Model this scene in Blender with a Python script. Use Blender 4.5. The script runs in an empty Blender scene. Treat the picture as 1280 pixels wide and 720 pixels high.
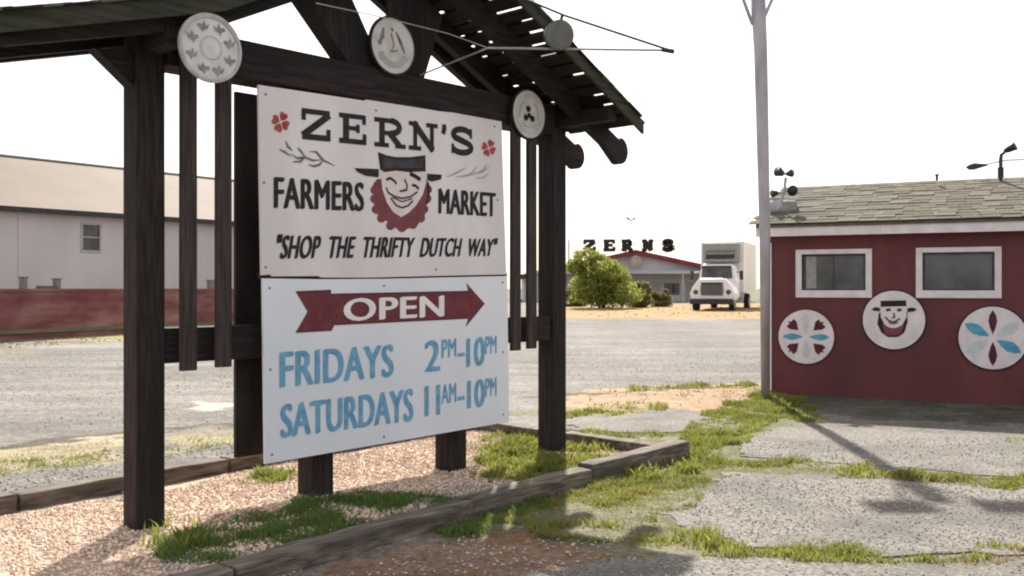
import bpy, bmesh, math, random
import numpy as np
from mathutils import Vector, Matrix
R = math.radians
random.seed(7); rng = np.random.default_rng(11)
S = bpy.context.scene
C = S.collection
# ---------------------------------------------------------------- camera
F = 1229.0; HZ = 360.0; EYE = 1.6          # focal length in px of a 1280 px wide picture, horizon row, eye height
cam = bpy.data.objects.new('camera', bpy.data.cameras.new('camera')); C.objects.link(cam)
cam.location = (0, 0, EYE); cam.rotation_euler = (R(90), 0, 0)
cam.data.sensor_width = 36; cam.data.lens = 36*F/1280; cam.data.clip_start = .05; cam.data.clip_end = 3000
S.camera = cam
S.render.resolution_x = 1024; S.render.resolution_y = 576
# ---------------------------------------------------------------- world, sun, exposure
w = bpy.data.worlds.new('World'); S.world = w; w.use_nodes = True
nt = w.node_tree; bg = nt.nodes['Background']
sky = nt.nodes.new('ShaderNodeTexSky'); sky.sky_type = 'NISHITA'; sky.sun_disc = False
SUN_EL, SUN_AZ = R(41), R(3)
sky.sun_elevation = SUN_EL; sky.sun_rotation = SUN_AZ
sky.air_density = 1.0; sky.dust_density = 2.5; sky.ozone_density = 1.0; sky.altitude = 100
hz = nt.nodes.new('ShaderNodeMix'); hz.data_type = 'RGBA'; hz.inputs[0].default_value = .6      # thin white summer haze over the clear-sky model
hz.inputs[7].default_value = (6.2, 5.75, 5.45, 1); nt.links.new(sky.outputs[0], hz.inputs[6])
nt.links.new(hz.outputs[2], bg.inputs[0]); bg.inputs[1].default_value = 0.098
sl = bpy.data.lights.new('sun', 'SUN'); sl.energy = 5.0; sl.angle = R(0.8); sl.color = (1.0, .95, .88)
sun = bpy.data.objects.new('sun', sl); C.objects.link(sun)
sd = Vector((math.sin(SUN_AZ)*math.cos(SUN_EL), math.cos(SUN_AZ)*math.cos(SUN_EL), math.sin(SUN_EL)))
sun.rotation_euler = sd.to_track_quat('Z', 'Y').to_euler()
S.view_settings.view_transform = 'Standard'; S.view_settings.look = 'None'
S.view_settings.exposure = 1.15; S.view_settings.gamma = 1.0
S.render.engine = 'CYCLES'
S.cycles.filter_width = 2.1

# ---------------------------------------------------------------- materials
MATS = {}
def mat(name, col, col2=None, scale=4.0, stretch=(1,1,1), rough=.85, bump=0.0, bscale=None, metal=0.0, lo=.35, hi=.65, spec=.3, attr=None, col3=None, scale3=.6):
    if name in MATS: return MATS[name]
    m = bpy.data.materials.new(name); m.use_nodes = True; n = m.node_tree.nodes; l = m.node_tree.links
    b = n['Principled BSDF']; b.inputs['Roughness'].default_value = rough; b.inputs['Metallic'].default_value = metal
    b.inputs['Specular IOR Level'].default_value = spec
    tc = n.new('ShaderNodeTexCoord'); mp = n.new('ShaderNodeMapping'); mp.inputs['Scale'].default_value = stretch
    l.new(tc.outputs['Object'], mp.inputs['Vector'])
    def noise(sc, det=6):
        t = n.new('ShaderNodeTexNoise'); t.inputs['Scale'].default_value = sc; t.inputs['Detail'].default_value = det
        l.new(mp.outputs[0], t.inputs['Vector']); return t
    def ramp(src, a, z):
        r = n.new('ShaderNodeMapRange'); r.inputs['From Min'].default_value = a; r.inputs['From Max'].default_value = z
        l.new(src, r.inputs['Value']); return r
    def mix(f, a, c):
        x = n.new('ShaderNodeMix'); x.data_type = 'RGBA'
        for s_, v in ((x.inputs[6], a), (x.inputs[7], c)):
            if isinstance(v, tuple): s_.default_value = v[:3]+(1,)
            else: l.new(v, s_)
        l.new(f, x.inputs[0]); return x.outputs[2]
    out = None
    if col2 is None: b.inputs['Base Color'].default_value = col+(1,)
    else:
        if attr:
            a = n.new('ShaderNodeAttribute'); a.attribute_name = attr; f = a.outputs['Fac']
        else: f = ramp(noise(scale).outputs['Fac'], lo, hi).outputs[0]
        out = mix(f, col, col2)
        if col3: out = mix(ramp(noise(scale3, 4).outputs['Fac'], .45, .7).outputs[0], out, col3)
        l.new(out, b.inputs['Base Color'])
    if bump:
        t = noise(bscale or scale*3, 8); bp = n.new('ShaderNodeBump'); bp.inputs['Strength'].default_value = bump; bp.inputs['Distance'].default_value = .02
        l.new(t.outputs['Fac'], bp.inputs['Height']); l.new(bp.outputs[0], b.inputs['Normal'])
    MATS[name] = m; return m
W1, W2, W3 = (.010,.007,.0065), (.036,.024,.021), (.008,.009,.007)
wood_v = mat('dark_wood_upright', W1, W2, 14, (3,3,.25), .8, .5, col3=W3, scale3=1.2)
wood_h = mat('dark_wood_level', W1, W2, 14, (.25,3,3), .8, .5, col3=W3, scale3=1.2)
wood_n = mat('dark_wood_cross', W1, W2, 14, (3,.25,3), .8, .5, col3=W3, scale3=1.2)
slatm = mat('weathered_slat', (.028,.021,.020), (.068,.050,.046), 16, (3,3,.2), .85, .5)
tie = mat('old_timber_tie', (.075,.06,.048), (.24,.20,.16), 9, (.4,4,4), .9, .7, col3=(.07,.06,.05), scale3=2.5)
board_up = mat('weathered_white_board', (.66,.625,.62), (.76,.725,.715), 1.6, (1,1,.45), rough=.6, bump=.04, col3=(.60,.565,.53), scale3=1.1)
board_lo = mat('fresh_white_board', (.66,.69,.735), (.73,.755,.79), 1.4, rough=.5, bump=.03)
board_bk = mat('board_back', (.02,.016,.015), (.045,.034,.03), 6, (1,1,.3), .85, .3)
blackp = mat('black_paint', (.008,.006,.007), (.024,.018,.018), 18, rough=.6)
greyp = mat('faded_black_paint', (.10,.10,.10), (.24,.23,.22), 20, rough=.7)
lgreyp = mat('faded_grey_paint', (.33,.33,.31), (.48,.46,.45), 12, rough=.7)
redp = mat('oxide_red_paint', (.115,.020,.028), (.155,.032,.040), 10, rough=.6)
redd = mat('beard_red_paint', (.155,.038,.048), (.21,.058,.068), 10, rough=.6)
redo = mat('flower_red_paint', (.30,.03,.025), (.42,.08,.06), 16, rough=.6)
pinkw = mat('face_paint', (.66,.56,.55), (.74,.65,.63), 6, rough=.6)
whitep = mat('white_paint', (.72,.70,.69), (.80,.78,.77), 5, rough=.55)
whitet = mat('white_trim', (.62,.56,.57), (.74,.68,.68), 5, (1,1,1), .6, .1)
bluel = mat('blue_lettering', (.10,.28,.44), (.18,.40,.56), 14, rough=.6)
bluep = mat('hex_blue_paint', (.05,.26,.42), (.12,.38,.5), 9, rough=.6)
maroonp = mat('hex_maroon_paint', (.06,.01,.02), (.10,.02,.03), 9, rough=.6)
palep = mat('hex_pale_paint', (.46,.52,.54), (.56,.60,.60), 9, rough=.6)
discw = mat('hex_disc_white', (.50,.48,.45), (.66,.63,.60), 7, rough=.7, bump=.1)
boothr = mat('booth_red', (.115,.032,.036), (.155,.045,.048), 3, (1,1,.4), .75, .15, col3=(.095,.033,.034), scale3=1.5)
galv = mat('galvanised_metal', (.30,.28,.30), (.42,.40,.42), 5, (1,1,.3), .55, .05, metal=.3)
darkm = mat('dark_metal', (.03,.03,.035), (.06,.06,.065), 8, rough=.5, metal=.4)
greym = mat('grey_enamel', (.22,.22,.2), (.33,.33,.3), 8, rough=.6)
glass = mat('dark_glass', (.02,.02,.021), (.085,.085,.082), 1.9, rough=.12, spec=.6)  # mottled tone paints a faint reflection into the glass colour
farw = mat('far_white_siding', (.50,.46,.45), (.57,.53,.52), .6, (1,1,.3), .8)
farr = mat('tan_metal_roof', (.125,.093,.064), (.150,.113,.080), .5, rough=.8)
redw = mat('faded_red_blockwork', (.13,.040,.042), (.20,.075,.07), 1.4, (1,1,3), .85, col3=(.30,.16,.14), scale3=.5)
tyrem = mat('tyre_rubber', (.02,.02,.02), (.035,.033,.03), 10, rough=.9)
truckw = mat('truck_white', (.74,.74,.74), (.80,.80,.80), 2, rough=.3, spec=.5)
shg = [mat('grey_shingle' if i == 0 else 'grey_shingle_%s' % ('warm','pale','mossy')[i-1], a, c, 9, (.5,3,3), .97, .4, spec=.05) for i, (a, c) in enumerate((((.095,.088,.066),(.15,.14,.11)),((.11,.098,.072),(.16,.145,.11)),((.13,.12,.095),(.18,.17,.14)),((.085,.08,.062),(.13,.125,.098))))]

# ---------------------------------------------------------------- helpers
class MB:
    def __init__(s): s.v = []; s.f = []; s.m = []
    def add(s, vs, fs, mi=0):
        o = len(s.v); s.v += [tuple(p) for p in vs]; s.f += [tuple(i+o for i in f) for f in fs]; s.m += [mi]*len(fs)
    def box(s, x0, x1, y0, y1, z0, z1, mi=0, M=None):
        vs = [Vector(p) for p in ((x0,y0,z0),(x1,y0,z0),(x1,y1,z0),(x0,y1,z0),(x0,y0,z1),(x1,y0,z1),(x1,y1,z1),(x0,y1,z1))]
        if M is not None: vs = [M @ p for p in vs]
        s.add(vs, ((0,3,2,1),(4,5,6,7),(0,1,5,4),(1,2,6,5),(2,3,7,6),(3,0,4,7)), mi)
    def prism(s, pts, y0, y1, mi=0, M=None):            # outline in the xz plane, extruded along y
        n = len(pts); vs = [Vector((p[0], y0, p[1])) for p in pts]+[Vector((p[0], y1, p[1])) for p in pts]
        if M is not None: vs = [M @ p for p in vs]
        s.add(vs, [tuple(range(n)), tuple(range(2*n-1, n-1, -1))]+[(i, (i+1) % n+0, (i+1) % n+n, i+n)[::-1] for i in range(n)], mi)
    def flat(s, pts, y, mi=0): s.add([(p[0], y, p[1]) for p in pts], [tuple(range(len(pts)))], mi)
    def tube(s, pts, r, k=8, mi=0, r2=None):
        pts = [Vector(p) for p in pts]; n = len(pts); base = len(s.v); r2 = r if r2 is None else r2
        for i, p in enumerate(pts):
            d = (pts[min(i+1, n-1)]-pts[max(i-1, 0)]).normalized(); a = d.orthogonal().normalized(); c = d.cross(a)
            rr = r+(r2-r)*i/max(1, n-1)
            for j in range(k): q = p+(a*math.cos(2*math.pi*j/k)+c*math.sin(2*math.pi*j/k))*rr; s.v.append(tuple(q))
        for i in range(n-1):
            for j in range(k): s.f.append((base+i*k+j, base+i*k+(j+1) % k, base+(i+1)*k+(j+1) % k, base+(i+1)*k+j)); s.m.append(mi)
        s.f.append(tuple(base+j for j in range(k))[::-1]); s.m.append(mi)
        s.f.append(tuple(base+(n-1)*k+j for j in range(k))); s.m.append(mi)
    def lathe(s, c, axis, prof, k=16, mi=0):            # prof: (distance along axis, radius)
        c = Vector(c); d = Vector(axis).normalized(); a = d.orthogonal().normalized(); e = d.cross(a); base = len(s.v); n = len(prof)
        for h, r in prof:
            for j in range(k): s.v.append(tuple(c+d*h+(a*math.cos(2*math.pi*j/k)+e*math.sin(2*math.pi*j/k))*r))
        for i in range(n-1):
            for j in range(k): s.f.append((base+i*k+j, base+i*k+(j+1) % k, base+(i+1)*k+(j+1) % k, base+(i+1)*k+j)); s.m.append(mi)
        s.f.append(tuple(base+j for j in range(k))[::-1]); s.m.append(mi); s.f.append(tuple(base+(n-1)*k+j for j in range(k))); s.m.append(mi)
    def mesh(s, name, mats):
        me = bpy.data.meshes.new(name); me.from_pydata(s.v, [], s.f)
        for m in (mats if isinstance(mats, (list, tuple)) else [mats]): me.materials.append(m)
        me.polygons.foreach_set('material_index', s.m); me.update(); return me
    def build(s, name, mats, parent=None, bevel=0, smooth=False):
        me = s.mesh(name, mats)
        if bevel or True:
            b = bmesh.new(); b.from_mesh(me)
            if any(len(f.verts) > 4 for f in b.faces) or True: 
                if not getattr(s, 'open', False): bmesh.ops.recalc_face_normals(b, faces=b.faces)
            b.to_mesh(me); b.free()
        if smooth: me.polygons.foreach_set('use_smooth', [True]*len(me.polygons))
        o = bpy.data.objects.new(name, me); C.objects.link(o); o.parent = parent
        if bevel:
            md = o.modifiers.new('bevel', 'BEVEL'); md.width = bevel; md.segments = 2; md.limit_method = 'ANGLE'
        return o
def tag(o, label=None, cat=None, group=None, kind=None):
    for k, v in (('label', label), ('category', cat), ('group', group), ('kind', kind)):
        if v: o[k] = v
    return o
def thing(name, loc, rz, label, cat, group=None):
    o = bpy.data.objects.new(name, None); C.objects.link(o); o.location = loc; o.rotation_euler = (0, 0, rz); o.empty_display_size = .3
    return tag(o, label, cat, group)
def copy_tree(o, parent=None):
    c = o.copy(); C.objects.link(c); c.parent = parent
    for ch in [k for k in bpy.data.objects if k.parent == o]: copy_tree(ch, c)
    return c
def rp(fr, px, py, yl):
    """where the ray through photo point (px,py) meets the plane local-y = yl of frame fr=(x,y,angle): local (x, z)"""
    ox, oy, a = fr; ca, sa = math.cos(a), math.sin(a)
    cx, cy = -ox*ca-oy*sa, ox*sa-oy*ca
    dx, dy, dz = (px-640)/F, 1.0, -(py-HZ)/F
    lx, ly = dx*ca+dy*sa, -dx*sa+dy*ca
    s = (yl-cy)/ly
    return (cx+lx*s, EYE+dz*s)
def gp(px, py):
    Y = EYE*F/(py-HZ); return ((px-640)/F*Y, Y)
def gz(x, y):
    t = np.clip((np.asarray(y, float)-20)/40, 0, 1); return .42*t*t*(3-2*t)
def stroke(mb, pts, wd, y, mi=0, taper=False):
    """flat brush stroke along a polyline in the xz plane"""
    pts = [Vector((p[0], p[1])) for p in pts]; n = len(pts); L = []; Rr = []
    for i, p in enumerate(pts):
        a = pts[max(i-1, 0)]; b = pts[min(i+1, n-1)]; d = (b-a).normalized(); nn = Vector((-d.y, d.x))
        k = 1.0
        if 0 < i < n-1:
            d1 = (pts[i]-pts[i-1]).normalized(); c_ = abs(d1.dot(d)); k = 1/max(.6, c_)
        ww = wd/2*k*(1 if not taper else max(.12, math.sin(math.pi*(i+.35)/(n-.3))))
        L.append(p+nn*ww); Rr.append(p-nn*ww)
    for i in range(n-1): mb.flat([L[i], L[i+1], Rr[i+1], Rr[i]], y, mi)
def arc(cx, cy, rx, ry, a0, a1, n=10): return [(cx+rx*math.cos(R(a0+(a1-a0)*i/n)), cy+ry*math.sin(R(a0+(a1-a0)*i/n))) for i in range(n+1)]
def text_mesh(name, body, quad, y, m, parent, bold=0.02, shear=0.0, fr=None):
    """print one word with Blender's own font on the plane local-y = y; quad = photo corners BL, BR, TR, TL of the word"""
    cu = bpy.data.curves.new(name, 'FONT'); cu.body = body; cu.shear = shear; cu.resolution_u = 4; cu.space_character = 1.05
    o = bpy.data.objects.new(name, cu); C.objects.link(o)
    dg = bpy.context.evaluated_depsgraph_get(); me = bpy.data.meshes.new_from_object(o.evaluated_get(dg))
    bpy.data.objects.remove(o)
    n = len(me.vertices); co = np.empty(n*3); me.vertices.foreach_get('co', co); co = co.reshape(-1, 3)
    u = (co[:,0]-co[:,0].min())/np.ptp(co[:,0]); v = (co[:,1]-co[:,1].min())/np.ptp(co[:,1])
    q = [np.array(rp(fr, *p, y)) for p in quad]
    P = ((1-u)*(1-v))[:,None]*q[0]+(u*(1-v))[:,None]*q[1]+(u*v)[:,None]*q[2]+((1-u)*v)[:,None]*q[3]
    tri = [tuple(p.vertices) for p in me.polygons]; V, Fc = [], []; ks = (-1, -.5, 0, .5, 1) if bold > .02 else ((-1, 0, 1) if bold else (0,))
    for i, k in enumerate(ks):                           # painted heavier: the strokes are laid side by side, each coat a hair above the last
        V.append(np.column_stack([P[:,0]+k*bold*.36, np.full(n, y-.00025*i), P[:,1]+(.003 if k > 0 else -.003 if k < 0 else 0)])); Fc += [tuple(j+i*n for j in t) for t in tri]
    me2 = bpy.data.meshes.new(name); me2.from_pydata(np.concatenate(V).tolist(), [], Fc); me2.materials.append(m); me2.update()
    o = bpy.data.objects.new(name, me2); C.objects.link(o); o.parent = parent; return o

# ---------------------------------------------------------------- ground (one sheet) with soil colours
def wob(n, s=1.0): return rng.normal(0, s, n)
def vnoise(x, y, sc, seed=0):
    r = np.random.default_rng(seed); tbl = r.random((64, 64)); X = x/sc; Y = y/sc; xi = np.floor(X).astype(int); yi = np.floor(Y).astype(int)
    fx = X-xi; fy = Y-yi; fx = fx*fx*(3-2*fx); fy = fy*fy*(3-2*fy); g = lambda a, b: tbl[a % 64, b % 64]
    return (g(xi,yi)*(1-fx)+g(xi+1,yi)*fx)*(1-fy)+(g(xi,yi+1)*(1-fx)+g(xi+1,yi+1)*fx)*fy
def inpoly(x, y, poly):
    c = np.zeros(x.shape, bool); n = len(poly)
    for i in range(n):
        x1, y1 = poly[i]; x2, y2 = poly[(i+1) % n]
        if y1 == y2: continue
        c ^= ((y1 > y) != (y2 > y)) & (x < (x2-x1)*(y-y1)/(y2-y1)+x1)
    return c
def toG(pts): return [gp(*p) for p in pts]
def band(pts, hw):                                       # photo polyline -> thin band polygon
    up = [(x, y-hw) for x, y in pts]; dn = [(x, y+hw) for x, y in pts]; return up+dn[::-1]
A0 = R(47); L0 = (-2.47, 6.6); FR = (L0[0], L0[1], A0)   # frame of the sign shelter
def isl(t, o): return (L0[0]+math.cos(A0)*t+math.sin(A0)*o, L0[1]+math.sin(A0)*t-math.cos(A0)*o)
ISL = [isl(-2.6,-1.0), isl(-.4,-1.18), isl(3,-1.5), isl(4.75,-1.62), isl(4.75,1.2), isl(1.8,1.4), isl(-.3,1.65), isl(-2.6,1.7)]
xs = np.concatenate([[-420,-200,-110,-60,-40,-25,-16,-11], np.arange(-8.5,10.5,.09), [12,16,22,30,45,70,120,220,420]])
ys = np.concatenate([[-60,-20,-6,-1,1.5], np.arange(3.0,20,.09), np.arange(20,34,.5), np.arange(34,76,2.0), [80,95,120,160,240,400,700,1200]])
GX, GY = np.meshgrid(xs, ys); nx, ny = len(xs), len(ys); gx, gy = GX.ravel(), GY.ravel()
near = (gy < 20) & (gy > 3) & (abs(gx) < 9)
zz = gz(gx, gy)+np.where(near, (vnoise(gx, gy, 1.1, 3)-.5)*.012+(vnoise(gx, gy, .3, 4)-.5)*.006, 0)
wx = gx+(vnoise(gx, gy, .5, 5)-.5)*.5+(vnoise(gx, gy, .13, 6)-.5)*.2; wy = gy+(vnoise(gx, gy, .5, 7)-.5)*.7+(vnoise(gx, gy, .13, 8)-.5)*.25
SOILS = []
base = np.array([.168,.156,.140]); col = np.tile(base, (len(gx), 1))
n1 = vnoise(gx, gy, 2.7, 9); n2 = vnoise(gx*.25, gy, .5, 10); n3 = vnoise(gx, gy, .35, 12)
col *= (.66+.60*(.45*n1+.35*n2+.2*n3))[:,None]
def soil(poly, c, k=1.0, soft=True):
    m = inpoly(wx, wy, poly).astype(float)*k*(.55+.45*vnoise(gx, gy, .25, 20+len(SOILS)) if soft else 1)
    SOILS.append(1); col[:] = col*(1-m[:,None])+np.array(c)*m[:,None]
GRASSD = (.075,.085,.032); EARTH = (.17,.125,.08); SAND = (.34,.27,.19); OCHRE = (.3,.18,.07)
soil(ISL, (.47,.35,.25), 1.0)
soil(toG([(-60,578),(150,552),(150,542),(-60,566)]), SAND, .9)
soil(toG([(-60,600),(150,575),(150,548),(-60,566)]), (.24,.2,.11), .8)
soil(toG([(200,575),(325,550),(325,535),(200,540)]), (.25,.21,.12), .8)
soil(toG([(236,513),(292,513),(292,504),(240,503)]), (.5,.45,.36), .9)
soil(toG([(700,520),(980,505),(980,478),(760,486),(700,500)]), (.33,.22,.12), .9)
soil(toG([(640,525),(700,520),(830,514),(830,500),(700,508),(640,518)]), (.16,.14,.06), .8)
soil(toG([(800,560),(880,515),(960,492),(1012,500),(1030,522),(950,545),(930,575),(1000,585),(880,640),(760,640)]), (.10,.105,.035), .9)
soil(toG([(540,640),(700,612),(880,560),(900,600),(860,640),(900,690),(840,702),(700,672),(560,668)]), (.11,.105,.05), .9)
soil(toG([(430,720),(560,668),(760,668),(800,700),(700,724),(560,745)]), (.20,.115,.06), .95)
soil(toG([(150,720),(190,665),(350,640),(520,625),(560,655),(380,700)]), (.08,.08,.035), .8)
soil(toG([(585,560),(640,538),(760,545),(830,552),(690,612),(600,600)]), (.11,.11,.045), .8)
soil(toG([(880,592),(1500,625),(1500,608),(1100,588),(880,574)]), (.12,.10,.05), .9)
soil(toG([(800,680),(1500,708),(1500,690),(900,678)]), (.13,.095,.05), .9)
soil(toG([(960,500),(1060,522),(1500,540),(1500,500),(1275,490),(960,486)]), (.055,.055,.036), .95)  # dark mossy soil, with the booth's shade painted into its colour
soil(toG(band([(-60,566),(90,549),(160,540),(325,529)], 1.6)), (.07,.06,.045), .9, False)
soil(toG(band([(640,497),(740,493),(830,488),(950,481)], 1.2)), (.08,.07,.045), .9, False)
soil(toG(band([(-60,470),(120,462),(300,455)], 1.2)), (.10,.095,.085), .6)
soil(toG([(640,470),(960,462),(960,452),(640,458)]), (.11,.105,.10), .45); soil(toG([(-60,440),(330,432),(330,426),(-60,432)]), (.24,.23,.21), .6); soil(toG([(180,712),(420,705),(560,650),(600,600),(540,600),(400,640),(230,665)]), (.20,.17,.14), .6)
soil([(-24,9.5),(-14.4,28.2),(-9.6,36.5),(-7.2,36.5),(-12.6,26.5),(-22,8.8)], (.27,.24,.10), .95, False)
soil([(2,43),(40,43),(40,72),(2,72)], (.31,.195,.075), 1.0)
far = gy > 78; col[far] = col[far]*.3+np.array([.10,.11,.05])*.7
me = bpy.data.meshes.new('ground')
idx = np.arange(nx*ny).reshape(ny, nx); fc = np.stack([idx[:-1,:-1], idx[:-1,1:], idx[1:,1:], idx[1:,:-1]], -1).reshape(-1, 4)
me.from_pydata(np.column_stack([gx, gy, zz]).tolist(), [], fc.tolist())
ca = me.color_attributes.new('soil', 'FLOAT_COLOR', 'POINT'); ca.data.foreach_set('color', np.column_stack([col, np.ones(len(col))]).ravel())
me.polygons.foreach_set('use_smooth', [True]*len(me.polygons))
gm = bpy.data.materials.new('ground_soil'); gm.use_nodes = True; n = gm.node_tree.nodes; l = gm.node_tree.links; b = n['Principled BSDF']
b.inputs['Roughness'].default_value = .95; b.inputs['Specular IOR Level'].default_value = .1
at = n.new('ShaderNodeAttribute'); at.attribute_name = 'soil'; tc = n.new('ShaderNodeTexCoord')
v1 = n.new('ShaderNodeTexVoronoi'); v1.inputs['Scale'].default_value = 38; l.new(tc.outputs['Object'], v1.inputs['Vector'])
v2 = n.new('ShaderNodeTexNoise'); v2.inputs['Scale'].default_value = 7; v2.inputs['Detail'].default_value = 8; v2.inputs['Roughness'].default_value = .7; l.new(tc.outputs['Object'], v2.inputs['Vector'])
mp = n.new('ShaderNodeMapping'); mp.inputs['Scale'].default_value = (.22, 1, 1); l.new(tc.outputs['Object'], mp.inputs['Vector'])
v3 = n.new('ShaderNodeTexNoise'); v3.inputs['Scale'].default_value = 1.3; v3.inputs['Detail'].default_value = 7; v3.inputs['Roughness'].default_value = .75; l.new(mp.outputs[0], v3.inputs['Vector'])
def mr(src, a, z, lo, hi):
    r = n.new('ShaderNodeMapRange'); r.inputs[1].default_value = a; r.inputs[2].default_value = z; r.inputs[3].default_value = lo; r.inputs[4].default_value = hi; l.new(src, r.inputs[0]); return r.outputs[0]
sepc = n.new('ShaderNodeSeparateColor'); l.new(v1.outputs['Color'], sepc.inputs[0])
def mul(a, c):
    x = n.new('ShaderNodeMath'); x.operation = 'MULTIPLY'; l.new(a, x.inputs[0]); l.new(c, x.inputs[1]); return x.outputs[0]
fac = mul(mul(mr(sepc.outputs[0], 0, 1, .68, 1.32), mr(v2.outputs['Fac'], .3, .7, .72, 1.28)), mr(v3.outputs['Fac'], .3, .7, .70, 1.28))
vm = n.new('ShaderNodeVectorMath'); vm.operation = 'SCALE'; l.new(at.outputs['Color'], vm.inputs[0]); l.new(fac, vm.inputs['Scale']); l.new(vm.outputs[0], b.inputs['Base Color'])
bp = n.new('ShaderNodeBump'); bp.inputs['Strength'].default_value = .7; bp.inputs['Distance'].default_value = .02; l.new(v2.outputs['Fac'], bp.inputs['Height']); l.new(bp.outputs[0], b.inputs['Normal'])
me.materials.append(gm)
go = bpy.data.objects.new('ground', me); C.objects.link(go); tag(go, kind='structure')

# ---------------------------------------------------------------- cracked asphalt slabs
asph = mat('old_asphalt', (.08,.073,.064), (.29,.27,.238), 40, rough=.95, bump=.8, bscale=60, col3=(.115,.107,.097), scale3=1.1, spec=.1, lo=.3, hi=.7)
def slab(poly, z=.008):
    pts = []; P = toG(poly); n_ = len(P)
    for i in range(n_):
        a = np.array(P[i]); c = np.array(P[(i+1) % n_]); k = max(1, int(np.linalg.norm(c-a)/.09))
        for j in range(k): pts.append(tuple(a+(c-a)*j/k+rng.normal(0, .03, 2)+((vnoise(np.array([a[0]*9+j*.3]),np.array([a[1]*9]),1.0,77)[0]-.5)*.16)))
    m = MB(); nn = len(pts)
    m.add([(x, y, z) for x, y in pts]+[(x, y, -.03) for x, y in pts], [tuple(range(nn))]+[(i, i+nn, (i+1) % nn+nn, (i+1) % nn) for i in range(nn)])
    return tag(m.build('asphalt_slab', asph), kind='structure')
slab([(925,552),(990,531),(1045,537),(1110,539),(1275,545),(1600,562),(1700,610),(1275,597),(1190,591),(1100,584),(1000,575),(925,571)])
slab([(905,592),(1000,594),(1100,602),(1275,615),(1800,640),(1800,680),(1275,690),(1130,696),(1000,689),(905,678),(850,655),(818,640),(870,622)])
slab([(560,760),(640,722),(760,700),(850,697),(960,700),(1120,709),(1275,704),(1800,700),(2200,900),(300,900)])
slab([(712,531),(820,519),(920,512),(945,517),(900,535),(840,541),(760,540),(715,538)])

# ---------------------------------------------------------------- grass, weeds, pebbles (stuff)
def attr_mesh(name, V, Fc, fa, m, kind='stuff', parent=None):
    me = bpy.data.meshes.new(name); me.from_pydata(V.tolist(), [], Fc.tolist())
    a = me.attributes.new('tint', 'FLOAT', 'POINT'); a.data.foreach_set('value', fa.astype(np.float32)); me.materials.append(m)
    o = bpy.data.objects.new(name, me); C.objects.link(o); o.parent = parent
    if kind: o['kind'] = kind
    return o
def sample(poly, dens):
    P = np.array(poly); lo = P.min(0); hi = P.max(0); n_ = int(dens*(hi-lo).prod()); x = rng.uniform(lo[0], hi[0], n_); y = rng.uniform(lo[1], hi[1], n_)
    k = inpoly(x+(vnoise(x, y, .3, 31)-.5)*.25, y+(vnoise(x, y, .3, 32)-.5)*.35, poly); return x[k], y[k]
def blades(name, polys, m, z0=0.0):
    VV, FF, TT = [], [], []; off = 0
    for poly, dens, h0, h1, wd, clump in polys:
        x, y = sample(poly, dens)
        keep = rng.random(len(x)) < np.clip((vnoise(x, y, .22, 41)*.6+vnoise(x, y, .7, 42)*.4-clump)*4, .04, 1); x, y = x[keep], y[keep]; n_ = len(x)
        h = rng.uniform(h0, h1, n_)*(.25+1.3*vnoise(x, y, .17, 43)**1.6+.3*vnoise(x, y, .6, 45)); a = rng.uniform(0, 2*math.pi, n_); ln = rng.uniform(.15, .9, n_)*h; la = rng.uniform(0, 2*math.pi, n_); ww = wd*rng.uniform(.6, 1.3, n_)
        z = gz(x, y)+z0-.005; dx, dy = np.cos(a)*ww, np.sin(a)*ww; lx, ly = np.cos(la)*ln, np.sin(la)*ln
        V = np.stack([np.column_stack([x-dx, y-dy, z]), np.column_stack([x+dx, y+dy, z]), np.column_stack([x+dx*.8+lx*.35, y+dy*.8+ly*.35, z+h*.6]), np.column_stack([x-dx*.8+lx*.35, y-dy*.8+ly*.35, z+h*.6]), np.column_stack([x+lx, y+ly, z+h])], 1).reshape(-1, 3)
        b_ = off+np.arange(n_)*5
        FF += np.stack([b_, b_+1, b_+2, b_+3], 1).tolist()+np.stack([b_+3, b_+2, b_+4], 1).tolist(); VV.append(V); TT.append(np.repeat(np.clip(rng.random(n_)*.6+vnoise(x, y, .5, 44)*.5, 0, 1), 5)); off += 5*n_
    me = bpy.data.meshes.new(name); me.from_pydata(np.concatenate(VV).tolist(), [], FF)
    a = me.attributes.new('tint', 'FLOAT', 'POINT'); a.data.foreach_set('value', np.concatenate(TT).astype(np.float32)); me.materials.append(m)
    o = bpy.data.objects.new(name, me); C.objects.link(o); return o
g_green = mat('green_grass', (.085,.125,.02), (.29,.29,.065), attr='tint', rough=.7)
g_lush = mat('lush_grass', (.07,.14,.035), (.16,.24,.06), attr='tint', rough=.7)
g_dry = None
def leafy(m, f=.45):
    n = m.node_tree.nodes; l = m.node_tree.links; b = n['Principled BSDF']; t = n.new('ShaderNodeBsdfTranslucent'); x = n.new('ShaderNodeMixShader'); x.inputs[0].default_value = f
    l.new(b.inputs['Base Color'].links[0].from_socket, t.inputs['Color']); l.new(b.outputs[0], x.inputs[1]); l.new(t.outputs[0], x.inputs[2])
    l.new(x.outputs[0], n['Material Output'].inputs[0]); return m
g_dry = mat('dry_grass', (.15,.13,.05), (.30,.24,.12), attr='tint', rough=.8)
for m_ in (g_green, g_lush, g_dry): leafy(m_, .5)
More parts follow.
